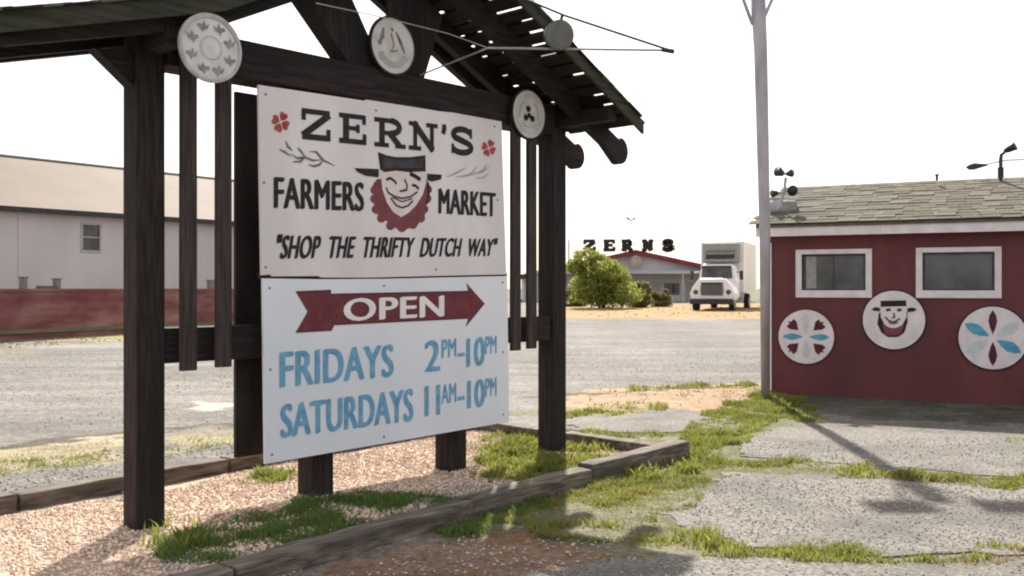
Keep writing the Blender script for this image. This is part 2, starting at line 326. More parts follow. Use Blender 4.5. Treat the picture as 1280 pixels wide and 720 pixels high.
tag(blades('grass', [
    (toG([(838,560),(885,515),(950,492),(1000,498),(1015,516),(940,540),(920,556),(905,575),(870,590),(780,612),(820,590),(868,572)]), 4200, .025, .075, .006, .30),
    (toG(band([(880,581),(1000,583),(1060,584),(1100,591),(1180,598),(1275,606),(1500,618)], 7)), 4200, .02, .07, .006, .33),
    (toG(band([(820,660),(870,680),(925,687)], 10)), 5000, .03, .10, .005, .35),
    (toG(band([(915,686),(1000,692),(1060,695),(1120,699),(1200,695),(1275,693),(1500,688)], 5)), 5200, .02, .06, .005, .30),
    (toG([(590,655),(700,625),(760,598),(862,576),(892,600),(870,622),(812,645),(880,680),(840,694),(700,668)]), 7500, .015, .05, .005, .25),
    (toG([(590,560),(640,540),(705,548),(800,552),(760,572),(700,602),(640,612),(600,592)]), 3600, .03, .09, .008, .30),
    (toG([(296,606),(325,590),(372,588),(368,604)]), 3000, .03, .08, .007, .38),
    (toG([(-60,600),(60,592),(150,575),(150,566),(-60,582)]), 1500, .02, .05, .006, .42),
    (toG([(205,575),(320,553),(320,543),(205,552)]), 1200, .02, .05, .006, .42),
    (toG(band([(700,541),(760,543),(850,544),(905,538)], 3)), 1800, .02, .05, .006, .30),
    (toG(band([(690,521),(760,515),(830,509)], 4)), 2000, .02, .06, .008, .38),
    (toG(band([(780,487),(860,484),(945,482)], 2.5)), 900, .03, .08, .012, .38),
    (toG([(960,500),(1010,512),(1030,535),(1000,530),(960,512)]), 2500, .02, .07, .005, .35),
    (toG(band([(1160,545),(1275,549),(1500,556)], 3)), 500, .02, .06, .006, .5),
    ], g_green), 'green grass and weeds growing in the cracks of the asphalt and round the timber kerb', 'grass', kind='stuff')
tag(blades('broad_weed', [
    (toG([(165,690),(185,655),(215,640),(250,655),(262,685),(215,694)]), 700, .05, .13, .009, .32),
    (toG([(605,604),(620,570),(665,560),(690,580),(668,606)]), 600, .04, .10, .012, .3),
    (toG([(780,590),(820,572),(870,568),(885,585),(850,600),(800,604)]), 700, .05, .11, .011, .3),
    (toG([(850,690),(858,668),(895,664),(912,686)]), 1300, .05, .13, .009, .2),
    (toG([(700,566),(770,556),(800,560),(730,578)]), 500, .05, .11, .012, .35),
    (toG([(1050,600),(1080,584),(1125,588),(1130,602)]), 800, .05, .10, .01, .3),
    (toG([(320,604),(345,592),(372,600)]), 900, .05, .10, .01, .2)], g_green), 'tufts of broad leaved weeds at the post feet and along the timber kerb', 'weeds', kind='stuff')
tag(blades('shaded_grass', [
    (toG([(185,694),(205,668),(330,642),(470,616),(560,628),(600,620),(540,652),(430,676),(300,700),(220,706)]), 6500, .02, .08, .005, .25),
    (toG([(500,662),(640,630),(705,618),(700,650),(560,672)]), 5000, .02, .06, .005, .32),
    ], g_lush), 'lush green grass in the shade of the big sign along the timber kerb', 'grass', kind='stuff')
tag(blades('dry_grass', [
    (toG([(838,560),(885,515),(950,492),(1000,498),(1015,516),(940,540),(920,556),(905,575),(870,590),(780,612)]), 1300, .02, .06, .005, .35),
    (toG(band([(880,583),(1000,585),(1100,593),(1275,608),(1500,620)], 8)), 1500, .02, .06, .005, .35),
    (toG(band([(820,664),(870,684),(1000,698),(1120,704),(1275,699),(1500,693)], 6)), 1900, .01, .05, .005, .35),
    (toG([(600,655),(700,625),(760,600),(862,582),(895,602),(870,625),(818,648),(860,680),(700,668)]), 3200, .015, .045, .005, .30),
    (toG([(590,560),(640,540),(705,548),(800,552),(760,572),(700,602),(640,612),(600,592)]), 900, .03, .07, .007, .35),
    (toG([(185,690),(205,668),(330,642),(470,620),(525,636),(430,664),(300,692),(220,700)]), 1200, .02, .06, .005, .3),
    (toG([(-60,600),(150,570),(150,546),(-60,568)]), 260, .01, .04, .006, .5),
    (toG([(710,512),(960,502),(960,484),(760,488)]), 260, .01, .05, .01, .45),
    (toG([(700,655),(830,640),(860,610),(720,640)]), 3500, .01, .04, .005, .38),
    (toG([(540,640),(700,620),(700,655),(560,668)]), 3500, .01, .04, .004, .40),
    ([(-24,9.5),(-14.4,28.2),(-9.6,36.5),(-7.2,36.5),(-12.6,26.5),(-22,8.8)], 60, .02, .06, .03, .35),
    ([(3,44),(36,44),(36,70),(3,70)], 3, .02, .06, .06, .3),
    ], g_dry), 'dry yellow grass thinly scattered over the lot and before the red wall', 'grass', kind='stuff')
def stones(name, sets, m, label, cat):
    VV, FF, TT = [], [], []; off = 0
    oct_ = np.array([(1,0,0),(0,1,0),(-1,0,0),(0,-1,0),(0,0,.75),(0,0,-.5)], float); of = np.array([(0,1,4),(1,2,4),(2,3,4),(3,0,4),(1,0,5),(2,1,5),(3,2,5),(0,3,5)])
    for poly, dens, s0, s1, z0 in sets:
        x, y = sample(poly, dens); n_ = len(x); s = rng.uniform(s0, s1, n_)**1; a = rng.uniform(0, 6.28, n_)
        V = oct_[None]*s[:,None,None]*rng.uniform(.6, 1.25, (n_, 6, 1)); ca_, sa_ = np.cos(a)[:,None], np.sin(a)[:,None]
        X = V[...,0]*ca_-V[...,1]*sa_; Y = V[...,0]*sa_+V[...,1]*ca_; Z = V[...,2]+(gz(x, y)+z0)[:,None]
        VV.append(np.stack([X+x[:,None], Y+y[:,None], Z], -1).reshape(-1, 3)); FF.append((of[None]+(off+np.arange(n_)*6)[:,None,None]).reshape(-1, 3)); TT.append(np.repeat(rng.random(n_), 6)); off += 6*n_
    return tag(attr_mesh(name, np.concatenate(VV), np.concatenate(FF), np.concatenate(TT), m), label, cat)
peb = mat('pinkish_pebbles', (.42,.29,.21), (.86,.68,.54), attr='tint', rough=.85)
peg = mat('grey_pebbles', (.20,.19,.17), (.50,.47,.42), attr='tint', rough=.85)
ISLI = [isl(-2.6,-.9), isl(-.4,-1.05), isl(3,-1.4), isl(4.7,-1.5), isl(4.7,1.05), isl(1.8,1.22), isl(-.3,1.48), isl(-2.6,1.55)]
stones('pebbles', [(ISLI, 1900, .006, .016, .006)], peb, 'pinkish tan gravel filling the timber edged bed under the sign', 'gravel')
stones('loose_gravel', [
    (toG([(170,740),(205,690),(300,680),(420,690),(330,740)]), 1500, .006, .016, .010),
    (toG([(420,668),(540,622),(600,592),(640,608),(560,650),(470,672)]), 900, .006, .016, .010),
    (toG([(905,594),(1100,604),(1275,617),(1500,630),(1500,682),(1130,692),(905,674),(830,642)]), 420, .004, .012, .012),
    (toG([(930,552),(1275,548),(1500,562),(1500,600),(1100,582),(930,570)]), 160, .005, .014, .012),
    (toG([(700,724),(850,700),(1120,711),(1500,706),(1500,760),(500,760)]), 300, .004, .012, .012),
    (toG([(-60,540),(640,540),(640,440),(-60,440)]), 30, .006, .018, .003),
    (toG([(700,500),(960,480),(960,440),(700,440)]), 24, .006, .018, .003),
    (toG([(-60,600),(150,560),(320,550),(320,575),(200,600),(-60,640)]), 180, .006, .02, .004),
    (toG([(420,720),(560,668),(760,668),(800,700),(560,760)]), 260, .005, .016, .004)],
    peg, 'loose grey stones scattered over the broken asphalt and the lot', 'gravel')

# ---------------------------------------------------------------- timber kerb round the bed
kerb = thing('timber_kerb', (L0[0], L0[1], 0), A0, 'low kerb of weathered railway timbers around the gravel bed under the sign', 'kerb')
def timber(p0, p1, w_=.17, h=.16):
    p0 = Vector(p0); p1 = Vector(p1); d = (p1-p0).normalized(); nn = Vector((-d.y, d.x)); N = 9; vs = []; m = MB()
    for i in range(N):
        p = p0+(p1-p0)*i/(N-1)
        for k, (a, c) in enumerate(((0,0),(1,0),(1,1),(0,1))):
            q = p+nn*(a*w_+random.uniform(-.007,.007)); vs.append((q.x, q.y, (-.03, h)[c]+random.uniform(-.008,.006)))
    fs = [(0,1,2,3), tuple(4*(N-1)+k for k in (3,2,1,0))]
    for i in range(N-1):
        for k in range(4): fs.append((4*i+k, 4*i+4+k, 4*i+4+(k+1) % 4, 4*i+(k+1) % 4))
    m.add(vs, fs); return m.build('timber', tie, kerb, bevel=.014)
timber((-2.6,-1.78), (-.35,-1.70), h=.12); timber((-.33,-1.70), (1.66,-1.47), h=.125)
timber((1.69,-1.43), (3.15,-1.34), h=.13); timber((3.17,-1.33), (4.78,-1.22), h=.16)
for a_, b_ in (((-2.6,.88),(-.4,1.10)), ((-.38,1.10),(1.42,1.30)), ((1.44,1.30),(3.1,1.46)), ((3.12,1.46),(4.72,1.58))): timber(a_, b_, h=.12)
timber((4.78,-1.05), (4.80,.25), h=.11); timber((4.80,.27), (4.84,1.72), h=.11)
# ---------------------------------------------------------------- sign shelter (roofed timber frame)
sh = thing('sign_shelter', (L0[0], L0[1], 0), A0, 'dark timber sign shelter with gabled plank roof, posts and hanging slats on the gravel bed', 'shelter')
for t in (0, 4.2):
    m = MB(); m.box(t-.10, t+.10, -.10, .10, -.05, 3.33); m.build('post', wood_v, sh, bevel=.012)
for t in (1.39, 2.83):
    m = MB(); m.box(t-.10, t+.10, -.10, .10, -.05, 3.09); m.build('post', wood_v, sh, bevel=.012)
m = MB(); m.box(.104, 4.096, -.13, .13, 3.095, 3.37); m.build('top_beam', wood_h, sh, bevel=.01)
for a, c in ((.104, 1.286), (2.934, 4.096)):
    m = MB(); m.box(a, c, -.075, .115, 1.09, 1.33); m.build('lower_rail', wood_h, sh, bevel=.01)
for t in (.235, .50, 3.50, 3.72):
    m = MB(); m.box(t-.058, t+.058, -.175, -.136, 1.03+random.uniform(-.01,.02), 3.28); m.build('slat', slatm, sh, bevel=.004)
ROOF = lambda t: 4.40-.494*abs(t-2.1)
ST = math.atan(.494)
for pts in ([(1.64,3.372),(2.0,3.372),(1.62,3.98),(1.22,3.80)], [(2.06,3.372),(2.44,3.372),(2.66,3.95),(2.26,4.14)]):
    m = MB(); m.prism(pts, -.09, .09); m.build('strut', wood_v, sh, bevel=.008)
m = MB(); m.box(2.01, 2.34, -.12, -.095, 3.374, 4.15); m.build('king_board', wood_v, sh)
TE_R, TE_L = 4.58, -1.25
FL = .29; KT = .30                                                 # the left eave flares out at a flatter pitch beyond the post
def roofz(t): return 4.40-.494*abs(t-2.1) if t > KT else 4.40-.494*(2.1-KT)+FL*(t-KT)
mossy = mat('mossy_rake_wood', (.022,.022,.015), (.055,.055,.036), 9, (.3,3,3), .85, .4)
def rounded_tail(t1, s, d_=.17, r0=None):                # outline of the round-nosed end of a rafter
    cx, cz = t1-s*.10, roofz(t1-s*.10)-.09; return [(cx+s*math.cos(R(80-190*i/9))*.13, cz-.015+math.sin(R(80-190*i/9))*.135) for i in range(10)]
for o in (.36, -.2, -.42):
    rnd = o > -.4; m = MB(); te = TE_R+(.30 if rnd else 0)
    top = [(2.1, 4.398), (te-.12, roofz(te-.12)-.002)]
    end = rounded_tail(te, 1) if rnd else [(te, roofz(te)-.002), (te, roofz(te)-.1)]
    low = [(te-.36, roofz(te-.36)-.19), (2.1, 4.398-.19)]
    m.prism(top+end+low, -o-.04, -o+.04); m.build('rafter', wood_h, sh)
    m = MB(); te = TE_L-(.12 if rnd else 0); top = [(2.098, 4.397), (KT, roofz(KT)-.002), (te+.12, roofz(te+.12)-.002)]
    end = rounded_tail(te, -1) if rnd else [(te, roofz(te)-.002), (te, roofz(te)-.1)]
    low = [(te+.36, roofz(te+.36)-.15), (KT, roofz(KT)-.17), (2.098, 4.397-.17)]
    m.prism(top+end+low, -o-.04, -o+.04); m.build('rafter', wood_h, sh)
def roof_slope(x0, z0, ang, L_, s, miss_ok, fr_=.745):
    """planks with gaps, laid from the upper edge (x0, z0) downwards; s = +1 to the right, -1 to the left"""
    u = .02; M0 = Matrix.Translation((x0, 0, z0)) @ Matrix.Rotation((ang if s > 0 else math.pi-ang), 4, 'Y')
    while u+.05 < L_:
        bw = min(random.uniform(.115, .135), L_-u)
        m = MB(); f0 = fr_+random.uniform(-.02, .02); b0 = -.45+random.uniform(-.02, .02); zr = (0, .024) if s > 0 else (-.024, 0)
        m.box(u, u+bw, -f0, -b0, *zr, M=M0); m.build('roof_board', wood_n, sh)
        g0 = u+bw; gap = random.uniform(.032, .050); oo = -.50
        while oo < fr_+.05:                                  # shingles over the gap; some are missing, so daylight shows
            sw = random.uniform(.15, .2); miss = miss_ok and any(abs(oo+sw/2-cc) < .095 for cc in (.57, .08, -.31)) and random.random() < .66
            if not miss:
                m = MB(); th = random.uniform(.012,.02); zz_ = (.026, .026+th) if s > 0 else (-.026-th, -.026)
                x1 = g0+.13 if g0+.13 < L_+.05 else L_+.05
                if x1 > g0-.05: m.box(g0-.10, x1, -min(oo+sw, fr_+.095), -oo-.004, *zz_, M=M0); m.build('shingle', shg[3] if random.random() < .4 else wood_n, sh)
            oo += sw+.004
        u += bw+gap
roof_slope(2.1, 4.40, ST, (TE_R-2.1)/math.cos(ST), 1, True)
FLF = .46
roof_slope(2.1, 4.40, ST, (2.1-KT)/math.cos(ST)-.02, -1, False, FLF)
roof_slope(KT, roofz(KT), math.atan(FL), (KT-TE_L)/math.cos(math.atan(FL)), -1, False, FLF)
for o, hh in ((.80, .09), (-.50, .09)):
    x1 = TE_R+.02; m = MB(); m.prism([(2.1, 4.43), (x1, roofz(x1)+.03), (x1, roofz(x1)-hh), (2.1, 4.43-hh)], -o-.014, -o+.014); m.build('rake_board', mossy, sh)
    x1 = TE_L-.02; m = MB(); o = FLF+.05 if o > 0 else o; m.prism([(2.098, 4.43), (KT, roofz(KT)+.03), (x1, roofz(x1)+.03), (x1, roofz(x1)-hh), (KT, roofz(KT)-hh), (2.098, 4.43-hh)], -o-.014, -o+.014); m.build('rake_board', mossy, sh)
for t, s in ((0, -1), (4.2, 1)):                         # tie beams across the roof at the posts, with knee braces
    m = MB(); m.box(t-.06, t+.06, -(.42 if t == 0 else .74), -.104, 3.16, 3.29); m.box(t-.06, t+.06, .104, .44, 3.16, 3.29); m.build('tie_beam', wood_n, sh)
m = MB(); m.prism([(-.103,2.93),(-.103,3.14),(-.36,3.14)], -.06, .06); m.build('knee_brace', wood_h, sh)

# ---------------------------------------------------------------- the signboards
YB = -.2
sb = thing('signboard', (L0[0], L0[1], 0), A0, 'large white farmers market signboard with black lettering, bearded farmer and red open arrow', 'signboard')
def bq(*p, y=YB): return [rp(FR, a, c, y) for a, c in p]
up = bq((323,106),(400,117.5),(456,126),(458,124.5),(537,137),(548,139),(568,141),(627,152),(633,343),(560,344.5),(460,347),(402,346.8),(398,345),(340,345.5),(338,343),(327,344))
m = MB(); m.prism(up, YB, YB+.02); pu = m.build('upper_panel', board_up, sb); pu['label'] = 'older weathered white upper panel'
lo = bq((328,348),(400,349),(480,348.5),(633.5,345),(636,527),(331,580))
m = MB(); m.prism([(x, z) for x, z in lo], YB-.004, YB+.016); pl = m.build('lower_panel', board_lo, sb); pl['label'] = 'newer bluish white lower panel with opening hours'
m = MB(); a = bq((325,341),(634,341),(634,349),(325,349), y=YB+.022); m.prism(a, YB+.022, YB+.05); m.build('backing_strip', board_bk, sb)
YL = YB-.003; YL2 = YB-.007
for pn, par, yy in (((332,118),pu,YB),((470,138),pu,YB),((618,158),pu,YB),((330,228),pu,YB),((622,250),pu,YB),((332,334),pu,YB),((545,337),pu,YB),((337,360),pl,YB-.004),((480,357),pl,YB-.004),((628,353),pl,YB-.004),((338,462),pl,YB-.004),((629,440),pl,YB-.004),((340,568),pl,YB-.004),((480,546),pl,YB-.004),((629,518),pl,YB-.004)):
    x, z = rp(FR, *pn, yy); m = MB(); m.lathe((x, yy, z), (0,-1,0), [(0,.010),(.003,.009),(.005,.004)], 8); m.build('screw', greyp, par)
def letter_stroke_set(glyph, quad, wpx, name):
    """slab-serif letter drawn as brush strokes; glyph strokes in a unit box"""
    q = [np.array(rp(FR, *p, YL)) for p in quad]
    def mp_(p): u, v = p; return (1-u)*(1-v)*q[0]+u*(1-v)*q[1]+u*v*q[2]+(1-u)*v*q[3]
    m = MB(); m.open = True
    for i, (pts, wd) in enumerate(glyph): stroke(m, [mp_(p) for p in pts], wd*wpx, YL-.0004*(i+1))
    o = m.build(name, blackp, pu); return o
TH, TN = 1.0, .8
GL = {
 'Z': [([(.02,.91),(.98,.91)], .85), ([(.97,.86),(.03,.12)], 1.1), ([(.02,.09),(.99,.09)], .95), ([(.07,.98),(.07,.62)], .8), ([(.93,.02),(.93,.38)], .8)],
 'E': [([(.25,0),(.25,1)], 1.25), ([(0,.92),(.95,.92)], .8), ([(0,.08),(.98,.08)], .85), ([(.2,.52),(.68,.52)], .7), ([(.91,.99),(.91,.68)], .75), ([(.93,.01),(.93,.36)], .75), ([(.68,.66),(.68,.38)], .7)],
 'R': [([(.24,0),(.24,1)], 1.2), ([(0,.92),(.55,.92)], .8), ([(0,.07),(.46,.07)], .75), (arc(.52,.71,.28,.22,90,-90,8), 1.05), ([(.24,.49),(.54,.49)], .75), ([(.48,.5),(.80,.08)], 1.15), ([(.66,.07),(1,.07)], .75)],
 'N': [([(.22,0),(.22,1)], .9), ([(.8,0),(.8,1)], .9), ([(.16,.97),(.84,.04)], 1.3), ([(0,.93),(.32,.93)], .75), ([(0,.07),(.42,.07)], .75), ([(.6,.93),(1,.93)], .75)],
 'S': [(arc(.5,.73,.38,.2,20,215,10)+arc(.5,.27,.40,.2,62,-165,12), 1.12), ([(.88,.98),(.88,.62)], .6), ([(.1,.02),(.1,.38)], .6)],
 "'": [([(.5,1),(.6,.6),(.3,0)], 1.1)]}
def topy(x): return 134.5+(x-377)*(161-134.5)/214
def boty(x): return 173.5+(x-377)*(194.5-173.5)/214
for ch, x0, x1 in (('Z',377,413),('E',424,458),('R',468,507),('N',511,547),('S',563,592)):
    letter_stroke_set(GL[ch], [(x0,boty(x0)),(x1,boty(x1)),(x1,topy(x1)),(x0,topy(x0))], .047, 'lettering')
letter_stroke_set(GL["'"], [(552,167),(558,168),(558,156),(552,155)], .042, 'lettering')
T = lambda body, quad, m_, par, bold, shear=0.0, y=YL: text_mesh('lettering', body, quad, y, m_, par, bold, shear, FR)
T('FARMERS', [(343.5,260),(454,264),(454,228.5),(343.5,221)], blackp, pu, .026)
T('MARKET', [(549,266.5),(619,270.5),(619,241.5),(549,235.5)], blackp, pu, .026)
T('"SHOP  THE  THRIFTY  DUTCH  WAY"', [(346,323.5),(621,320),(622,298),(347,293)], blackp, pu, .021, .28)
A = lambda *p: [(x/4+320, y/4+240) for x, y in p]
m = MB(); m.open = True
arrow = A((200,500),(375,492),(378,512),(1062,497),(1052,455),(1142,556),(1050,668),(1062,630),(395,662),(380,690),(200,700),(258,598))
m.flat(bq(*arrow, y=YL2), YL2); ar = m.build('arrow', redp, pl)
m = MB(); m.open = True
ctr = (670/4+320, 580/4+240)
for seg in (((200,700),(380,690)), ((395,662),(1062,630)), ((1050,668),(1142,556)), ((200,500),(375,492)), ((378,512),(1062,497))):
    stroke(m, bq(*A(*seg), y=YL2), .012, YL2-.0008)
m.build('arrow_outline', maroonp, pl)
T('OPEN', [(431,401.5),(554,395.5),(554,369.5),(431,373.5)], whitep, pl, .034, y=YL2-.003)
for body, qd, bo in (('FRIDAYS', [(351,484.5),(491,470.5),(491,430.5),(351,440)], .03), ('2', [(532,464.5),(549,463),(549,425),(532,426)], .03), ('PM', [(552.5,447.5),(570,445),(570,423),(552.5,425)], .010),
        ('-', [(572,446),(581,445),(581,440.5),(572,441.5)], .0), ('10', [(584,459),(605,456.5),(605,421),(584,423)], .03), ('PM', [(607,442.5),(620.5,441),(620.5,419.5),(607,421)], .010),
        ('SATURDAYS', [(352,547.5),(515.5,526),(515.5,485.5),(352,506)], .03), ('11', [(532,520),(549,518),(549,481),(532,483)], .03), ('AM', [(552,505),(570,502),(570,478.5),(552,481)], .010),
        ('-', [(572,501),(581,499.5),(581,494.5),(572,496)], .0), ('10', [(585,510.5),(605,508),(605,473.5),(585,476)], .03), ('PM', [(607,496),(620.5,494.5),(620.5,471.5),(607,473.5)], .010)):
    T(body, qd, bluel, pl, bo, y=YL2)
def emblem(fr, y, conv, parent, simple=False):
    q = lambda *p: [rp(fr, *conv(*a), y) for a in p]
    m = MB(); m.open = True                              # 0 black 1 red 2 face 3 grey
    if not simple:
        m.flat(q((190,262),(160,300),(156,345),(168,385),(160,430),(172,475),(180,520),(215,545),(250,570),(275,588),(285,622),(325,628),(350,640),(372,652),(400,645),(425,632),(465,628),(495,605),(512,580),(545,545),(552,510),(555,465),(580,420),(575,370),(585,330),(565,270)), y, 1)
        for i_, (bx, bz_) in enumerate(((172,345),(170,410),(182,490),(222,556),(290,612),(375,628),(458,604),(516,556),(540,488),(564,410),(568,340))): m.flat(q(*[(bx+34*math.cos(R(g_)), bz_+34*math.sin(R(g_))) for g_ in range(0,360,30)]), y+.0002+.0001*i_, 1)
        m.flat(q((213,190),(552,200),(556,290),(530,380),(480,460),(425,515),(370,548),(310,512),(262,440),(228,340)), y-.001, 2)
        m.flat(q((195,60),(260,85),(330,98),(440,98),(550,84),(552,205),(430,212),(330,200),(240,212),(212,190)), y-.002, 0)
        m.flat(q((225,98),(330,118),(440,118),(530,108),(530,180),(230,180)), y-.003, 3)
        m.flat(q((18,180),(200,188),(200,250),(100,238),(40,208)), y-.002, 0); m.flat(q((562,222),(672,230),(668,265),(600,282),(566,272)), y-.002, 0)
        for pts, w_ in (([(255,268),(285,256),(315,275),(332,300)], .02), ([(432,222),(470,240),(512,268)], .035), ([(448,308),(475,312),(500,338)], .022), ([(392,262),(412,310),(408,345),(355,355)], .014),
                ([(255,325),(270,365),(320,395),(375,408),(440,395),(490,358)], .014), ([(288,405),(330,460),(375,478),(420,462),(455,425)], .014), ([(300,400),(375,432),(450,410)], .010), ([(570,290),(575,380),(558,450)], .02)):
            stroke(m, q(*pts), w_, y-.004, 0)
    else:
        m.flat(q((228,290),(212,400),(235,450),(255,488),(320,532),(420,530),(482,486),(500,430),(515,380),(512,280)), y, 0)
        m.flat(q((260,400),(290,500),(330,515),(415,515),(455,480),(485,400),(440,430),(300,430)), y-.001, 1)
        m.flat(q((245,215),(502,215),(505,330),(462,410),(410,436),(370,442),(320,430),(285,408),(246,330)), y-.002, 2)
        m.flat(q((245,168),(500,163),(502,222),(245,228)), y-.003, 0)
        m.flat(q((150,252),(195,230),(238,240),(236,272),(180,268)), y-.003, 0); m.flat(q((512,245),(560,234),(612,252),(572,276),(514,282)), y-.003, 0)
        for pts, w_ in (([(300,262),(345,255)], .04), ([(410,262),(455,258)], .04), ([(375,290),(385,335),(355,338)], .022), ([(290,330),(330,370),(380,380),(440,345)], .022), ([(325,385),(372,398),(420,382)], .02)): stroke(m, q(*pts), w_, y-.004, 3)
    return m.build('farmer_emblem', [blackp, redd, pinkw, mat('hat_grey', (.035,.03,.035), (.07,.06,.065), 9)], parent)
emblem(FR, YL, lambda x, y: (x/6+440, y/6+180), pu)
def flower(cx, cy, r, name='red_flower'):
    m = MB(); m.open = True
    for k, a0 in enumerate((62, 160, 245, 332)):
        c_, s_ = math.cos(R(a0)), math.sin(R(a0)); pts = []
        for lx, ly in ((.12,0),(.5,.42),(.85,.5),(1.05,.28),(.95,0),(1.05,-.28),(.85,-.5),(.5,-.42)): pts.append((cx+r*.85*(lx*c_-ly*s_), cy-r*(lx*s_+ly*c_)))
        m.flat(bq(*pts, y=YL), YL)
    m.build(name, redo, pu)
flower(351, 152.5, 12.5); flower(611, 185, 10)
m = MB(); m.open = True
for pts in ([(195,405),(215,455),(255,490)], [(140,480),(190,505),(240,540)], [(305,465),(335,500),(372,548)], [(370,548),(330,590),(262,592)], [(410,500),(470,502),(505,545),(540,580),(640,630)], [(400,618),(450,632),(500,618),(535,580)], [(240,520),(300,560),(370,552),(440,580),(520,575)]):
    stroke(m, bq(*[(x/7.2+330, y/7.2+120) for x, y in pts], y=YL), .021, YL, 0, True)
m.build('sprig', greyp, pu)
m = MB(); m.open = True
for pts in ([(955,525),(1000,505),(1050,478)], [(1000,525),(1040,520),(1130,500),(1170,470)], [(1050,520),(1085,500),(1105,470)], [(1100,530),(1140,528),(1165,505)], [(1120,500),(1140,485),(1150,462)]):
    stroke(m, bq(*[(x/4+320, y/4+90) for x, y in pts], y=YL), .017, YL, 0, True)
m.build('sprig', lgreyp, pu)
rb = MB(); a0_ = rp(FR, 292, 108, .2)[0]
rb.box(a0_, 3.42, .17, .2, .34, 3.06); o = rb.build('rear_signboard', board_bk); o.location = (L0[0], L0[1], 0); o.rotation_euler = (0, 0, A0)
tag(o, 'dark unpainted back of the second board mounted behind the white signboard', 'signboard')

# ---------------------------------------------------------------- round painted discs on the shelter
def disc(name, t, z, y, r, label, deco):
    o = thing(name, (L0[0]+math.cos(A0)*t, L0[1]+math.sin(A0)*t, z), A0, label, 'round sign', 'round painted signs on the sign shelter')
    m = MB(); m.lathe((0,y+.012,0), (0,-1,0), [(0, r),(.014, r)], 36); m.build('plate', discw, o)
    m = MB(); N = 36
    for i in range(N):
        a, c = 2*math.pi*i/N, 2*math.pi*(i+1)/N; P = lambda rr, an, yy: (rr*math.cos(an), yy, rr*math.sin(an))
        m.add([P(r+.012,a,y+.016),P(r+.012,c,y+.016),P(r+.012,c,y-.008),P(r+.012,a,y-.008),P(r-.008,a,y-.008),P(r-.008,c,y-.008)], [(0,1,2,3),(3,2,5,4)])
    m.build('rim', blackp if deco != 'birds' else lgreyp, o)
    m = MB(); m.open = True; yy = y-.006
    if deco == 'birds':
        for k in range(8):
            a = R(22+45*k); cx, cz = .145*math.cos(a), .145*math.sin(a)
            mb_ = MB(); mb_.open = True; fl_ = 1 if k % 2 else -1
            mb_.flat([(cx+fl_*p, cz+q_) for p, q_ in ((-.042,.022),(-.018,-.002),(-.004,.034),(.012,.006),(.038,.012),(.046,-.006),(.016,-.022),(.010,-.046),(-.004,-.024),(-.028,-.018))], yy-.0003*k, 0); mb_.build('painted_bird', mat('bird_grey', (.17,.165,.15), (.30,.29,.27), 25), o)
        stroke(m, arc(0,0,.2,.2,20,160,14), .012, yy-.004, 0); m.build('painted_arc', lgreyp, o); m = MB(); m.open = True; stroke(m, arc(0,0,.075,.075,0,360,20), .006, yy-.004, 0); m.build('painted_ring', lgreyp, o)
    elif deco == 'leaves':
        stroke(m, [(-.10,.13),(-.11,.06),(-.145,-.005)], .04, yy, 0, True); stroke(m, [(.03,.12),(.08,.04),(.12,-.04)], .03, yy, 0, True); stroke(m, [(-.15,.02),(-.13,-.01)], .03, yy-.0005, 0)
        stroke(m, arc(0,-.05,.13,.1,190,350,12), .05, yy-.001, 1); stroke(m, [(-.02,.1),(.01,.0),(-.03,-.05),(.05,-.03)], .012, yy-.0015, 2); stroke(m, [(-.02,.14),(0,.12)], .02, yy-.001, 0)
        m.build('painted_leaves', [greyp, lgreyp, mat('brown_paint', (.25,.18,.12), (.32,.24,.17), 9)], o)
    else:
        for cx, cz in ((-.01,.05),(-.045,-.035),(.045,-.035)): m.flat(arc(cx, cz, .032, .03, 0, 330, 10), yy, 0)
        m.flat(arc(0,-.01,.025,.025,0,330,10), yy-.0005, 0)
        stroke(m, arc(0,0,.13,.13,120,200,8), .02, yy, 1); stroke(m, arc(0,0,.13,.13,-20,60,8), .014, yy, 1); stroke(m, arc(0,0,.13,.12,230,310,8), .016, yy, 1); stroke(m, arc(0,0,.175,.175,0,360,24), .005, yy-.001, 1)
        m.build('painted_dots', [blackp, lgreyp], o)
    return o
def place_disc(px, py, y, *a):
    t, z = rp(FR, px, py, y); return disc('round_sign', t, z, y, *a)
place_disc(263.5, 60, -.53, .212, 'round white sign with a ring of eight small birds beside the left post', 'birds')
place_disc(491, 57.5, -.15, .232, 'round white sign with grey leaves high on the king board at the centre', 'leaves')
place_disc(661, 143, -.2, .228, 'round white sign with black three dot motif beside the right post', 'dots')

t_, z_ = rp(FR, 263.5, 60, -.5); m = MB(); m.box(t_-.02, t_+.02, -.512, -.131, 3.2, 3.24); m.build('disc_bracket', darkm, sh)
# ---------------------------------------------------------------- lamp on thin rods in front of the sign
lb = thing('sign_lamp', (L0[0], L0[1], 0), A0, 'thin steel rod bracket with grey flood lamp reaching out from the shelter roof', 'lamp')
def r3(px, py, y): x, z = rp(FR, px, py, y); return (x, y, z)
tip = r3(838,63,-1.75); J = r3(610,60,-.95)
m = MB(); m.tube([r3(525,94,-.13), J], .007, 6); m.tube([J, tip], .009, 6); m.build('lower_rod', greym, lb)
m = MB(); m.tube([tip, r3(705,19,-1.3), r3(640,-8,-1.05), r3(560,-38,-.82)], .010, 6); m.build('upper_rod', darkm, lb)
m = MB(); m.tube([r3(828,62,-1.72), r3(842,64.5,-1.77)], .02, 8); m.build('end_clamp', darkm, lb)
m = MB(); m.tube([r3(395,4,-.84), r3(480,22,-.86), r3(560,42,-.9), J], .004, 5); m.build('cable', greym, lb)
m = MB(); m.tube([r3(703,18,-1.3), r3(700,32,-1.28)], .014, 6); m.build('hanger', darkm, lb)
